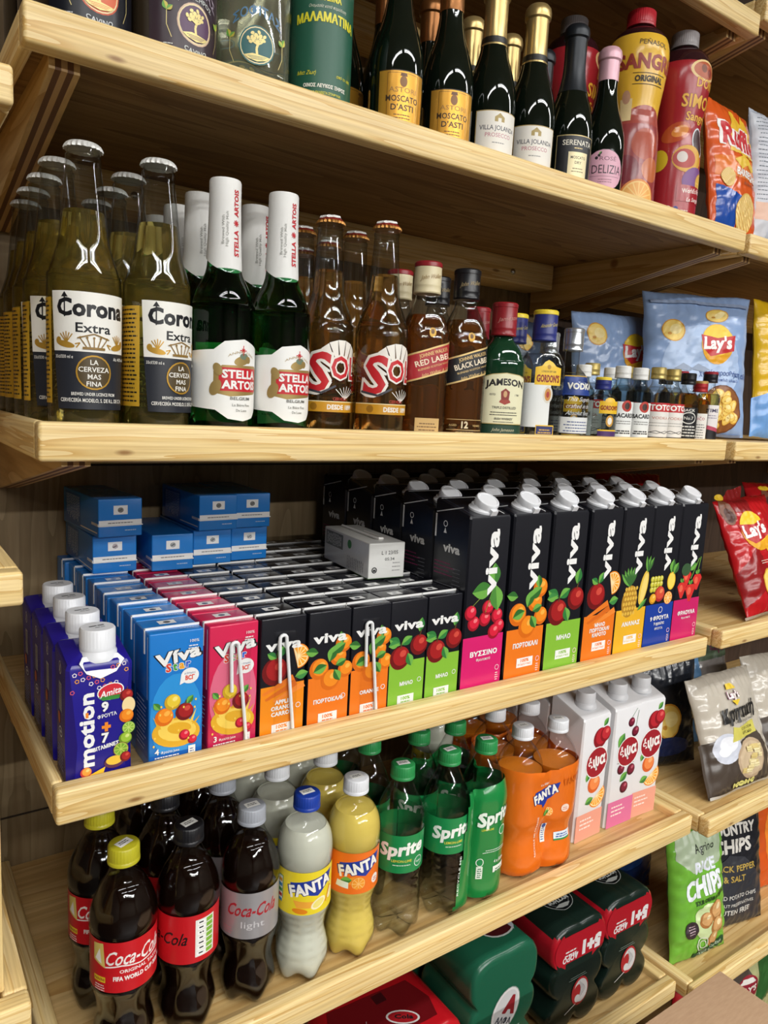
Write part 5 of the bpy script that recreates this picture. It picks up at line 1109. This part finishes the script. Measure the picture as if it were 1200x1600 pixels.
screw(s2, 266, 288, 19, K('8a8484', .35), ribs=40); s2.scale = (1, 1, .955); stand(s2, .892, .083, S1, 22, 'waisted sangria bottle with red sleeve and grey cap')
place(s2, (.74, .16, S1), .2, 'sangria bottle standing in the dark behind the pink labelled bottle')
for k, (x, y) in enumerate(((.0485, .142), (.1245, .143), (.0485, .221), (.1245, .222))): place(w1, (x, y, S1), .3 * k, 'dark wine bottle in the %s row of the upper shelf, %s' % (('second', 'third')[k // 2], ('against its left end', 'second from its left end')[k % 2]), 'dark bottles behind')
place(w3, (.2005, .143, S1), .6, 'clear wine bottle behind the teal sealed one')
# ---- beers
co = bottle('beer_bottle', 'beer bottle', CORONA, GL(), mat('lager', None, Base_Color=(.97, .78, .24), Transmission_Weight=.965, Roughness=0, IOR=1.33), 186, art_corona, 30.5); crown(co, 241, K('d4d4d0', .38, .2))
for c, x in enumerate((.045, .109)):
    for r in range(5):
        y = .051 + .0645 * r; dx = (0, -.008, -.007, -.006, -.003)[r]
        stand(co, x + dx, y, S2, (14, 42)[c] + r * 4, 'clear lager bottle with white cap, pale and navy label, %s in the %s column' % (ORD[r], ('left', 'right')[c]), 'clear lager bottles')
st = make_stella()
for c, x in enumerate((.173, .236)):
    for r in range(4): stand(st, x, .052 + .066 * r + c * .003, S2, (26, 27)[c] + r * 12, 'green beer bottle with white paper collar, %s in the %s column' % (ORD[r], ('left', 'right')[c]), 'green beer bottles with paper collars')
so = bottle('beer_bottle', 'beer bottle', SOL, GL(), mat('amber_beer', None, Base_Color=(.9, .55, .18), Transmission_Weight=.975, Roughness=0, IOR=1.33), 176, art_sol, 30); crown(so, 229, K('b07c3c', .35, .6), m2=K('8a2a22', .35, .2), scrap=True)
def cap_ring(mb): pass
for c, x in enumerate((.291, .355)):
    for r in range(4): stand(so, (.302, .3585)[c] + .002 * r, (.074, .0495)[c] + .0665 * r, S2, (20, 24)[c] + r * 9, 'amber beer bottle with red and white sun lettering, %s in the %s column' % (ORD[r], ('left', 'right')[c]), 'amber beer bottles')
# ---- spirits
cr, rd_ = K('d8cba4', .35), K('8e1f26', .3); amb = mat('whisky_bottle_glass', None, Base_Color=(.055, .018, .006), Roughness=.04, Specular_IOR_Level=.6)
amb2 = mat('dark_whisky_bottle_glass', None, Base_Color=(.03, .012, .006), Roughness=.04, Specular_IOR_Level=.6)
SQ = (1.0, .9, 3.2)
def whisky(g, liqc, art, cap): return spirit('whisky bottle', JW, GL(), mat(liqc[0], None, Base_Color=liqc[1], Transmission_Weight=.92, Roughness=0, IOR=1.36), 140, art, 27, cap, SQ)
jr = whisky(amb, ('red_whisky', (.62, .24, .05)), art_jw('a8262c', '', 'RED LABEL', 'BLENDED SCOTCH WHISKY', ''), (164, 199, 15.5, cr, rd_, ('John Walker', K('9a7a4a'))))
jb = whisky(amb2, ('dark_whisky', (.55, .2, .04)), art_jw('18181b', '', 'BLACK LABEL', 'BLENDED SCOTCH WHISKY', '12'), (164, 199, 15.5, K('16161a', .3), K('16161a', .3), ('John Walker', K('a8946a'))))
for q_, f_ in ((jr, ''), (jb, '12')): MB().art(art_jw('a8262c', '', 'A', 'A', f_, 2), wrap(JW, 27, SQ), 2.6, h0=.25).build('foot_label', q_, 50)
place(jr, (.4185, .05, S2), -.35, 'small whisky bottle with red slanted label and cream and red cap'); place(jr, (.428, .118, S2), -.3, 'cream capped whisky bottle behind the red labelled one')
place(jb, (.4775, .05, S2), -.38, 'small whisky bottle with black slanted label and black cap'); place(jb, (.488, .118, S2), -.3, 'black capped whisky bottle behind the black labelled one')
ja = spirit('whiskey bottle', JAM, mat('green_glass_dark', None, Base_Color=(.006, .035, .014), Roughness=.04, Specular_IOR_Level=.6), None, 0, art_jameson, 28.5, (128, 168, 15.5, rd_, rd_, ('Jameson', K('c88a80'))), (1.0, .8, 2.6))
place(ja, (.54, .048, S2), -.42, 'flat green whiskey bottle with cream label and dark red cap'); place(ja, (.55, .108, S2), -.4, 'dark red capped bottle behind the green whiskey bottle')
cl = thin('clear_spirit', (.96, .97, .97), 1.36, .02, edge=.75); nv = K('2a3278', .35); ye = K('e8cf3a', .35)
go = spirit('gin bottle', GOR, GL(), cl, 112, art_gordon, 29, (128, 167, 15.5, nv, ye, ("Alexander Gordon", K('d8c878'))), (1.0, .72, 2.8))
place(go, (.6115, .047, S2), -.35, 'clear gin bottle with yellow label, blue and yellow cap'); place(go, (.616, .105, S2), -.2, 'blue and yellow capped gin bottle behind the front gin bottle')
vo = spirit('vodka bottle', VOD, GL(), cl, 92, art_vodka, 26, (120, 150, 13, K('c4c8cc', .25, .8), K('c4c8cc', .25, .8), None)); place(vo, (.667, .046, S2), -.2, 'short necked clear vodka bottle with blue band and silver cap'); place(vo, (.69, .11, S2), 0, 'silver capped vodka bottle behind the front vodka bottle')
M_ = {k: mini(k) for k in ('gin', 'rum', 'vodka', 'whiskey', 'bitter', 'liqueur')}
for k, x, y, dg, lb in (('gin', .733, .044, 30, 'miniature gin bottle with yellow label and yellow rimmed blue cap'), ('gin', .704 + .01, .088, 20, 'miniature gin bottle half hidden behind the first miniature'), ('rum', .771, .042, 28, 'miniature rum bottle with white cap, nearer the gin miniature'), ('rum', .811, .042, 28, 'miniature rum bottle with white cap, nearer the red banded miniatures'),
    ('vodka', .856, .044, 28, 'miniature vodka bottle with red band and gold cap, the left one'), ('vodka', .896, .046, 28, 'miniature vodka bottle with red band and gold cap, the right one'), ('whiskey', .927, .04, 20, 'miniature whiskey bottle with black label and black cap'), ('bitter', .957, .038, 12, 'miniature amber bottle with white label and red cap'), ('liqueur', .9885 - .004, .04, 16, 'miniature golden liqueur bottle with black cap, last on the shelf'),
    ('rum', .738, .085, 0, 'white capped rum miniature in the second row, leftmost'), ('vodka', .762, .09, 0, 'gold capped miniature in the second row behind the gin miniature'), ('rum', .798, .084, 0, 'white capped rum miniature in the second row, between gold caps'), ('vodka', .838, .088, 0, 'gold capped miniature in the second row behind the rum miniatures'), ('vodka', .88, .09, 0, 'gold capped miniature in the second row behind the red bands'), ('whiskey', .93, .082, 0, 'black capped miniature in the second row'), ('liqueur', .967, .08, 0, 'dark red capped miniature at the far end of the second row')):
    stand(M_[k], x, y, S2, dg, lb, 'miniature spirit bottles')
# ---- juice cartons
rnd = random.Random(5)
CX = [.5195, .5945, .6695, .7455, .818, .889, .960]
CN = [('cherry', 'cherry'), ('orange', 'orange'), ('apple', 'red apple'), ('carrot', 'apple and carrot'), ('pineapple', 'pineapple'), ('tropic', 'mixed fruit'), ('strawberry', 'strawberry')]
back = litre('cherry', False)
for c, (k, nm) in enumerate(CN):
    f = litre(k); colr = dict(cherry='magenta', orange='orange', apple='green', carrot='orange', pineapple='yellow', tropic='blue', strawberry='pink')[k]
    place(f, (CX[c], .0575, S3), rnd.uniform(-.012, .012), 'tall black juice carton with %s picture above a %s base' % (nm, colr), 'litre juice cartons')
    for r in range(1, 5 if c < 6 else 3): place(back, (CX[c] + rnd.uniform(-.0008, .0008) if c < 6 else CX[c], .0575 + .0722 * r, S3), rnd.uniform(-.008, .008), 'plain backed tall black carton, %s in the column behind the %s carton' % (ORD[r], nm), 'litre juice cartons')
SX = [.1215, .1795, .2355, .2925, .3467, .4002, .4545]
SN = [('star_blue', None, 'blue juice box with fruit splash'), ('star_pink', 6, 'pink juice box with fruit splash and straw'), ('carrot', 4, 'black and orange juice box with apple, orange and carrots and straw'), ('orange', None, 'black and orange juice box with oranges, no straw'), ('orange_en', 1, 'black and orange juice box with oranges behind a straw'), ('apple', None, 'black and green juice box with apples, next to the straw box'), ('apple', None, 'black and green juice box with apples, against the tall cartons')]
bb = {'star_blue': brick('star_blue', front=False), 'star_pink': brick('star_pink', front=False), 'black': brick('black', front=False)}; ap = None
for c, (k, sw, lb) in enumerate(SN):
    if k == 'apple' and ap: f = ap
    else: f = brick(k, sw)
    if k == 'apple': ap = f
    place(f, (SX[c], .0465, S3), rnd.uniform(-.02, .02), lb + ', front row', 'small juice boxes')
    p = bb.get(k, bb['black'])
    for r in range(1, 8):
        place(p, (SX[c] - (.005 if c == 0 and r == 7 else 0) + (rnd.uniform(-.0015, .0015) if c == 0 else rnd.uniform(-.0006, .0006)), .0465 + .0482 * r, S3), rnd.uniform(-.012, .012), '%s juice box back behind the %s' % (ORD[r], ['blue splash box', 'pink splash box', 'carrot box', 'first orange box', 'second orange box', 'first apple box', 'second apple box'][c]), 'small juice boxes')
ZT = S3 + .1378 + .0238
for (x, yf, lv, rz, lb) in ((.127, .272, 0, .02, 'lower blue box of the left pair'), (.121, .255, 1, .08, 'upper blue box of the left pair'), (.2, .258, 0, -.02, 'lower blue box just right of the left pair'), (.2565, .274, 0, .0, 'lower blue box in the middle of the right stack'), (.3125, .281, 0, 0, 'lower blue box nearest the black boxes'),
                        (.255, .262, 1, .03, 'upper blue box on the left of the right stack'), (.311, .268, 1, -.01, 'upper blue box nearest the black boxes')):
    y = yf + .137; o = place(bb['star_blue'], (x, y, ZT + lv * .0476), rz, 'lying blue juice box, ' + lb, 'blue boxes lying on top', tx=PI / 2)
wb = brick('white'); place(wb, (.447 - .004, .115 + .137, ZT), -.1, 'white drink carton lying on top of the black boxes', tx=PI / 2)
s = MB().tube([(-4, 24.6, 10), (-4, 25.2, 110), (-2, 25.2, 116), (3, 25.2, 116), (4, 25, 108), (5, 24.8, 60)], 1.8, K('e6e4e0', .3), 8).build('straw', wb, 50)
mo2 = motion()
for r in range(4): place(mo2, (.0505, .0495 + .0585 * r, S3), -.02 + .01 * r, 'dark blue juice carton with white screw cap, %s of the column at the left' % ORD[r], 'dark blue juice cartons')
# ---- soft drinks
ck = {'classic': make_coke('classic', 'b5ae26'), 'zero': make_coke('zero', '16161a'), 'light': make_coke('light', '9ca0a8')}
sd = {'lemon': soda('lemon', '1a3c9c'), 'orange': soda('orange', 'dcdee2'), 'sprite': soda('sprite', '2a8a4a')}
lw = soda('lemon', 'dcdee2')
stand(ck['classic'], .078, .048, S4, 22, 'cola bottle with yellow cap and red label, in front'); stand(ck['zero'], .1455, .05, S4, 18, 'cola bottle with black cap and red label with nutrition table'); stand(ck['light'], .217, .05, S4, 8, 'cola bottle with grey cap and silver label')
stand(sd['lemon'], .284, .046, S4, 12, 'cloudy lemon soda bottle with blue cap and yellow label'); stand(sd['orange'], .3525, .048, S4, 12, 'orange soda bottle with white cap and orange label'); stand(sd['sprite'], .4225, .048, S4, 6, 'clear lime soda bottle with green cap and green label')
stand(ck['classic'], .074, .126, S4, 10, 'cola bottle with yellow cap and red label, behind the front one'); stand(ck['zero'], .145, .124, S4, 40, 'cola bottle with black cap, second row'); stand(ck['light'], .2145, .126, S4, 60, 'cola bottle with grey cap, second row')
stand(lw, .285, .124, S4, 10, 'lemon soda bottle with white cap, second row'); stand(sd['orange'], .3555, .126, S4, 40, 'orange soda bottle with white cap, second row'); stand(sd['sprite'], .424, .126, S4, 50, 'lime soda bottle with green cap, second row')
for k, (x, p, n) in enumerate(((.145, ck['zero'], 'cola bottle with black cap'), (.214, ck['light'], 'cola bottle with grey cap'), (.285, lw, 'lemon soda bottle with white cap'), (.3555, lw, 'pale soda bottle with white cap beside the lime sodas'), (.425, sd['sprite'], 'lime soda bottle with green cap'))):
    stand(p, x, .2, S4, 30 * k, n + ', third row in the shadow')
def art_spr(a):
    W = K('e6efe4'); a.outlined('Sprite', 33, 118, 19, W, K('0f6a34'), b=.05, ob=.03, w=58, shear=.2, rot=8); a.text('LEMON-LIME', 18, 108, 3, K('c8d24a'), w=18, bold=.03); a.ell(44, 103, 7, 7, W); a.ell(44, 103, 6, 6, K('2a9a58')); a.lines(34, 78, 46, 2, 3, .9, W)
    a.ell(10, 62, 5, 6, W); a.ell(10, 62, 4, 5, K('1d8a4c')); a.rect(6, 38, 14, 56, W); a.lines(10, 52, 6, 5, 3, 1.4, K('2a6a44')); a.text('4 x 500ml', 42, 58, 5, W, w=22, bold=.03); a.rect(30, 44, 54, 53, W); a.lines(42, 47, 20, 2, 3, 1.6, K('2a6a44')); a.text('RECYCLE ME', -30, 60, 3, W, w=56, rot=88)
bottlepack('pack of four lime sodas in green plastic film', sd['sprite'], (.532, .0815, S4), '178a42', (3, 172), art_spr, seed=2, alpha=1, xmin=-36)
def art_fan(a):
    W = K('f4e6d8'); fanta_logo(a, -6, 122, 44, 16, 14); a.text('4 x 500ml', -10, 142, 4, W, w=18, bold=.02); a.ell(30, 100, 7, 6, K('f2d8c8')); a.lines(30, 100, 10, 2, 2.6, 1, K('c05a3a')); a.slice(2, 98, 7); a.leaf(-8, 94, 12, 30)
    a.rect(-4, 48, 4, 78, K('e8ece8')); a.ell(0, 74, 3, 4, K('3a5aa0')); a.lines(0, 68, 6, 6, 3.4, 1.4, K('3a5aa0')); a.text('RECYCLE ME ORANGE', -18, 34, 3, W, w=62, rot=90, al='L'); a.rect(18, 50, 48, 60, K('dfe8f0')); a.lines(33, 55, 26, 2, 3.4, 1.8, K('3a5aa0')); a.rect(18, 47.6, 48, 50, K('2a8a4a'))
    a.text('FANTA', 42, 138, 10, K('d86a18', .25), w=34, rot=8, bold=.05)
so4 = soda('orange pack', 'dcdee2')
bottlepack('pack of four orange sodas in orange plastic film', so4, (.678, .084, S4), 'f0761a', (3, 168), art_fan, seed=5, alpha=1, sag=.2, yaw=-.12)
stand(lw, .596, .2, S4, 10, 'white capped soda bottle behind the green wrapped pack'); stand(so4, .665, .2, S4, 10, 'orange soda bottle behind the orange wrapped pack'); stand(so4, .735, .2, S4, 30, 'orange soda bottle behind the orange wrapped pack, nearer the white cartons')
for k, (kd, x) in enumerate((('orange', .801), ('cherry', .880), ('apple', .9525 - .01))):
    e = epsa(kd); place(e, (x, .083, S4), .03 - .04 * k, 'white juice carton with round red seal and %s' % ['an orange slice, nearest the orange pack', 'dark cherries on a pink base', 'an orange slice, at the shelf end'][k], 'white juice cartons')
    for r in (1, 2): place(e, (x, .083 + .07 * r, S4), 0, 'white juice carton, %s in the column behind the %s one' % (ORD[r], ['first', 'cherry', 'end'][k]), 'white juice cartons')
# ---- can packs
def art_red(a): a.text('AMITA', 0, 60, 9, K('8a1018', .2), w=50)
def top_red(a):
    a.L += 1; a.poly([(-80, 22), (62, 18), (72, 50), (60, 92), (-70, 100), (-88, 60)], F('6a1016')); a.ell(18, 40, 24, 12, K('d8d4d0'), rot=-30); a.ell(18, 40, 21, 9.6, K('a01820'), rot=-30); a.text('Cola', 18, 37, 7, K('1a1a1c'), w=26, rot=-30, bold=.05); a.rect(-2, 76, 16, 92, K('3a0a10')); a.line([(-50, 24), (-30, 60)], .8, K('b8a8a8')); a.ell(-20, 36, 8, 3, K('c8c0c0'), rot=-40)
canpack('pack of red cans in red film, leftmost on the lowest shelf', 3, 2, 33, 118, 'b8141e', (.447, .03, S5), art_red, topart=top_red)
def art_alfa(a):
    G = K('e0dcd8'); a.ell(2, 104, 27, 36, K('8a948e'), rot=-24); a.ell(2, 104, 25.6, 34.6, K('d8d6d4'), rot=-24); a.ell(2, 104, 22, 31, K('c4c4c4'), rot=-24)
    a.text('A', 8, 96, 26, K('8a1f28'), w=28, bold=.1, rot=180 - 24) if False else a.text('A', 8, 98, 25, K('8a1f28'), w=26, bold=.1, rot=-24); a.text('ΑΛΦΑ', -3, 84, 9, K('2a3440'), w=34, bold=.06, rot=-24); a.text('ΕΛΛΑΣ', -8, 78, 3.4, K('5a5a60'), w=16, rot=-24); a.rect(10, 50, 32, 58, K('d8dcd8')); a.lines(26, 66, 22, 3, 5, 1.4, K('b8c8bc')); a.lines(4, 36, 30, 4, 5, 1.2, K('8aa898'))
def top_alfa(a): a.ell(20, 56, 34, 30, K('c8ccc8')); a.ell(20, 56, 31, 27, K('4a1418')); a.poly([(40, 30), (54, 50), (50, 74), (32, 84)], K('b8bcc4')); a.text('A', 10, 46, 24, K('b8a8a0'), w=22, bold=.08)
canpack('pack of green cans with silver oval and red letter', 2, 3, 33.4, 118, '1d5a42', (.619, .026, S5), art_alfa, topart=top_alfa)
def art_myth(a):
    W = K('dcd8d8'); rc = 'b01c28'
    a.text('ΔΩΡΟ', -22, 136, 9, W, w=34, bold=.04, rot=180); a.text('5+1', 26, 150, 22, W, w=42, bold=.1, rot=180); a.lines(-22, 143, 32, 2, 6, 2.6, W)
    a.ell(8, 62, 19, 25, K(rc)); a.ell(10, 62, 15.6, 21, K('d6d4d4'), rot=8); a.ell(1, 60, 9, 15, K(rc), rot=-12)
    for k in range(4): a.line([(6 + k * 3, 46 + k * 3), (10 + k * 3.2, 62), (6 + k * 3, 80 - k * 3)], .9, K('8a8a90'))
    a.ell(3, 50, 6, 7, K('d6d4d4'), rot=20); a.line([(0, 42), (-24, 32)], 1.6, W); a.lines(0, 92, 44, 2, 3.6, .9, K('8a9a90'))
def top_myth(a): a.ring(4, 66, 31, 1, K('c8ccc8')); a.ell(4, 66, 30, 30, K('14181a')); a.ring(4, 66, 24, .8, K('8a8e8c')); a.text('MYTHOS', 4, 62, 9, K('c8ccc8'), w=44, bold=.04, rot=180); a.poly([(-14, 44), (10, 40), (20, 46), (0, 50)], K('b8bcb8'))
for k, (x, y) in enumerate(((.779, .024), (.9045, .026))):
    canpack('pack of black cans with red band and round white crest, %s' % ['next to the green pack', 'at the shelf end'][k], 2, 3, 30.8, 116, '12221c', (x, y, S5), art_myth, band=(124, 172, 'a81624'), topart=top_myth, yaw=-.02, group='black can packs')
for k, x in enumerate((.619, .779, .9045)):
    canpack('can pack in the second row of the lowest shelf, %s' % ['behind the green one', 'behind the first black one', 'behind the last black one'][k], 2, 3, 31, 116, ['1d5a42', '12221c', '12221c'][k], (x, .16, S5), lambda a: a.lines(0, 90, 30, 2, 3, 1, K('8a9a90')), group='can packs behind')
# ---- crisp bags in the right hand bay
G1 = 'blue crisp bags'
crisp_bag('crisp_bag', 'large pale blue crisp bag with bowl of crisps, in front', 205, 248, 60, '8fa9d2', art_laysblue, (1.088, .13, .095), math.radians(-25), -.12, .0, G1, seed=1)
crisp_bag('crisp_bag', 'pale blue crisp bag in shadow left of the front one', 200, 205, 50, '8fa9d2', lambda a: [a.crisp(-58, 168, 20, 20), lays_logo(a, 30, 140, 32)], (1.0, .235, .094), math.radians(-10), -.05, -.02, G1, seed=4)
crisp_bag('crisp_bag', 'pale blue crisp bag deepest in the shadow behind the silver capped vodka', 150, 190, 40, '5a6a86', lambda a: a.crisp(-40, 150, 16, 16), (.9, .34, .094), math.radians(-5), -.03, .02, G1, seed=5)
def art_yel(a): a.poly([(-90, 0), (90, 0), (90, 90), (20, 110), (-90, 70)], K('6fa0dc', .25)); a.ell(0, 110, 50, 40, K('a8662a')); a.ell(-40, 90, 14, 30, K('c89a5a')); a.text('Cheetos', 0, 170, 22, K('c83a1c'), w=110, bold=.05)
crisp_bag('snack_bag', 'yellow snack bag with pale blue base at the right edge', 175, 246, 50, 'e0b41e', art_yel, (1.285, .075, .095), math.radians(-6), -.12, .02, None, seed=6)
crisp_bag('crisp_bag', 'orange ridged crisp bag with big red lettering at the end of the upper shelf', 150, 218, 46, 'd85a20', lambda a: art_ruffles(a), (1.052, .072, .412), math.radians(6), -.17, .0, None, seed=7)
def art_rb(a): a.rect(-75, 30, 75, 130, K('1f5ab0', .25)); a.rect(-75, 0, -40, 225, K('c8ccd4', .3)); a.lines(-56, 215, 26, 26, 7, 1.6, K('5a6470')); a.poly([(-40, 60), (75, 90), (75, 120), (-40, 110)], K('3a8ad8', .25)); a.rect(-70, 40, -44, 70, K('e0b8a0')); a.lines(10, 180, 70, 5, 8, 3, K('3a4a6a'))
crisp_bag('crisp_bag', 'silver and blue crisp bag at the upper right edge', 150, 232, 56, 'b8c0cc', art_rb, (1.2, .09, .412), math.radians(0), -.15, .08, None, seed=8, crinkle=1.3)
crisp_bag('crisp_bag', 'red crisp bag with two crisps printed on it, leaning back in front', 190, 212, 56, 'b8181e', art_laysred, (1.212, .008, -.213), math.radians(3), -.4, -.04, 'red crisp bags', seed=9, crinkle=1.25, ax=-24)
crisp_bag('crisp_bag', 'red crisp bag behind the front red bag at the right edge', 176, 235, 60, 'a8161c', art_laysred, (1.4, .055, -.213), math.radians(0), -.45, .05, 'red crisp bags', seed=10, crinkle=1.25)
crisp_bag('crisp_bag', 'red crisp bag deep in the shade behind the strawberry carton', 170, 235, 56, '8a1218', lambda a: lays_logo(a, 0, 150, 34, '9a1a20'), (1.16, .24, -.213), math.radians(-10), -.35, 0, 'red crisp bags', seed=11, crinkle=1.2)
crisp_bag('crisp_bag', 'cream crisp bag with black script and bowl of crisps, nearest the white cartons', 186, 206, 48, 'bcb4a6', lambda a: art_cretan(a, 'Κρητική'), (1.17, .0, -.5355), math.radians(-3), -.38, -.02, 'cream crisp bags', seed=12, ax=-14)
crisp_bag('crisp_bag', 'cream crisp bag with black script cut off by the right edge', 186, 212, 48, 'bcb4a6', lambda a: art_cretan(a, 'Λικένι'), (1.362, .012, -.5355), math.radians(-3), -.38, .03, 'cream crisp bags', seed=13)
def art_gb(a): a.poly([(-90, 150), (90, 170), (90, 200), (-90, 190)], K('4a5a44')); a.rect(-90, 0, -30, 225, K('5a86b0', .3)); a.text('Lay\'s', 40, 180, 20, K('5a2a3a'), w=60, bold=.05)
crisp_bag('crisp_bag', 'grey crisp bag with blue side lying behind the cream bags', 200, 268, 60, '86807c', art_gb, (1.28, .14, -.5355), math.radians(-5), -.38, .1, None, seed=14)
crisp_bag('crisp_bag', 'dark crisp bag squeezed behind the white juice cartons', 160, 205, 40, '20242c', lambda a: [a.crisp(10, 90, 30, 34), a.ell(0, 40, 60, 20, K('1a2a5a'))], (1.1, .13, -.5355), math.radians(-20), -.1, -.05, None, seed=15)
crisp_bag('crisp_bag', 'green rice chip bag standing at the shelf corner', 144, 240, 46, '6fae3a', art_rice, (1.106, .012, -.854), math.radians(-8), -.17, .0, None, seed=16, crinkle=1.35)
crisp_bag('crisp_bag', 'black potato chip bag with white and gold capitals', 150, 252, 46, '202126', art_country, (1.246, .024, -.854), math.radians(-12), -.17, 0, None, seed=17, ax=-20)
def art_or(a): a.ell(0, 120, 60, 90, K('e8842a', .25)); a.crisp(-20, 90, 26, 20); a.text('HOT', 0, 170, 20, K('f0d8a0'), w=60, bold=.05)
crisp_bag('crisp_bag', 'orange crisp bag behind the black one at the right edge', 170, 262, 56, 'd4571a', art_or, (1.45, .05, -.854), math.radians(-8), -.15, 0, None, seed=18)
crisp_bag('crisp_bag', 'dark blue crisp bag behind the black can packs', 150, 250, 40, '1c3a7a', lambda a: a.ell(0, 120, 50, 60, K('2a5ab0', .3)), (1.13, .2, -.854), math.radians(-10), -.03, 0, None, seed=19)
def art_low(a): a.poly([(-10, 130), (90, 130), (90, 236), (10, 236)], K('2f5a2a', .3)); a.poly([(-90, 190), (-20, 190), (-40, 236), (-90, 236)], K('4a4038', .3)); a.ell(-36, 172, 32, 30, K('8a1c2c')); a.poly([(-60, 186), (-14, 186), (-24, 196), (-50, 196)], K('d8d4cc')); a.text("LAY'S", -36, 166, 13, K('e0d8cc'), w=50, bold=.05)
crisp_bag('crisp_bag', 'pale crisp bag with dark red round badge, behind the cardboard box', 180, 240, 56, 'a8a878', art_low, (1.285, .0, -1.142), math.radians(0), -.03, 0, None, seed=20)
crisp_bag('crisp_bag', 'red crisp bag peeking over the cardboard box corner', 120, 240, 40, 'a81c22', lambda a: a.ell(0, 120, 40, 40, K('d8c8a8')), (1.13, .02, -1.142), math.radians(0), -.05, 0, None, seed=21)
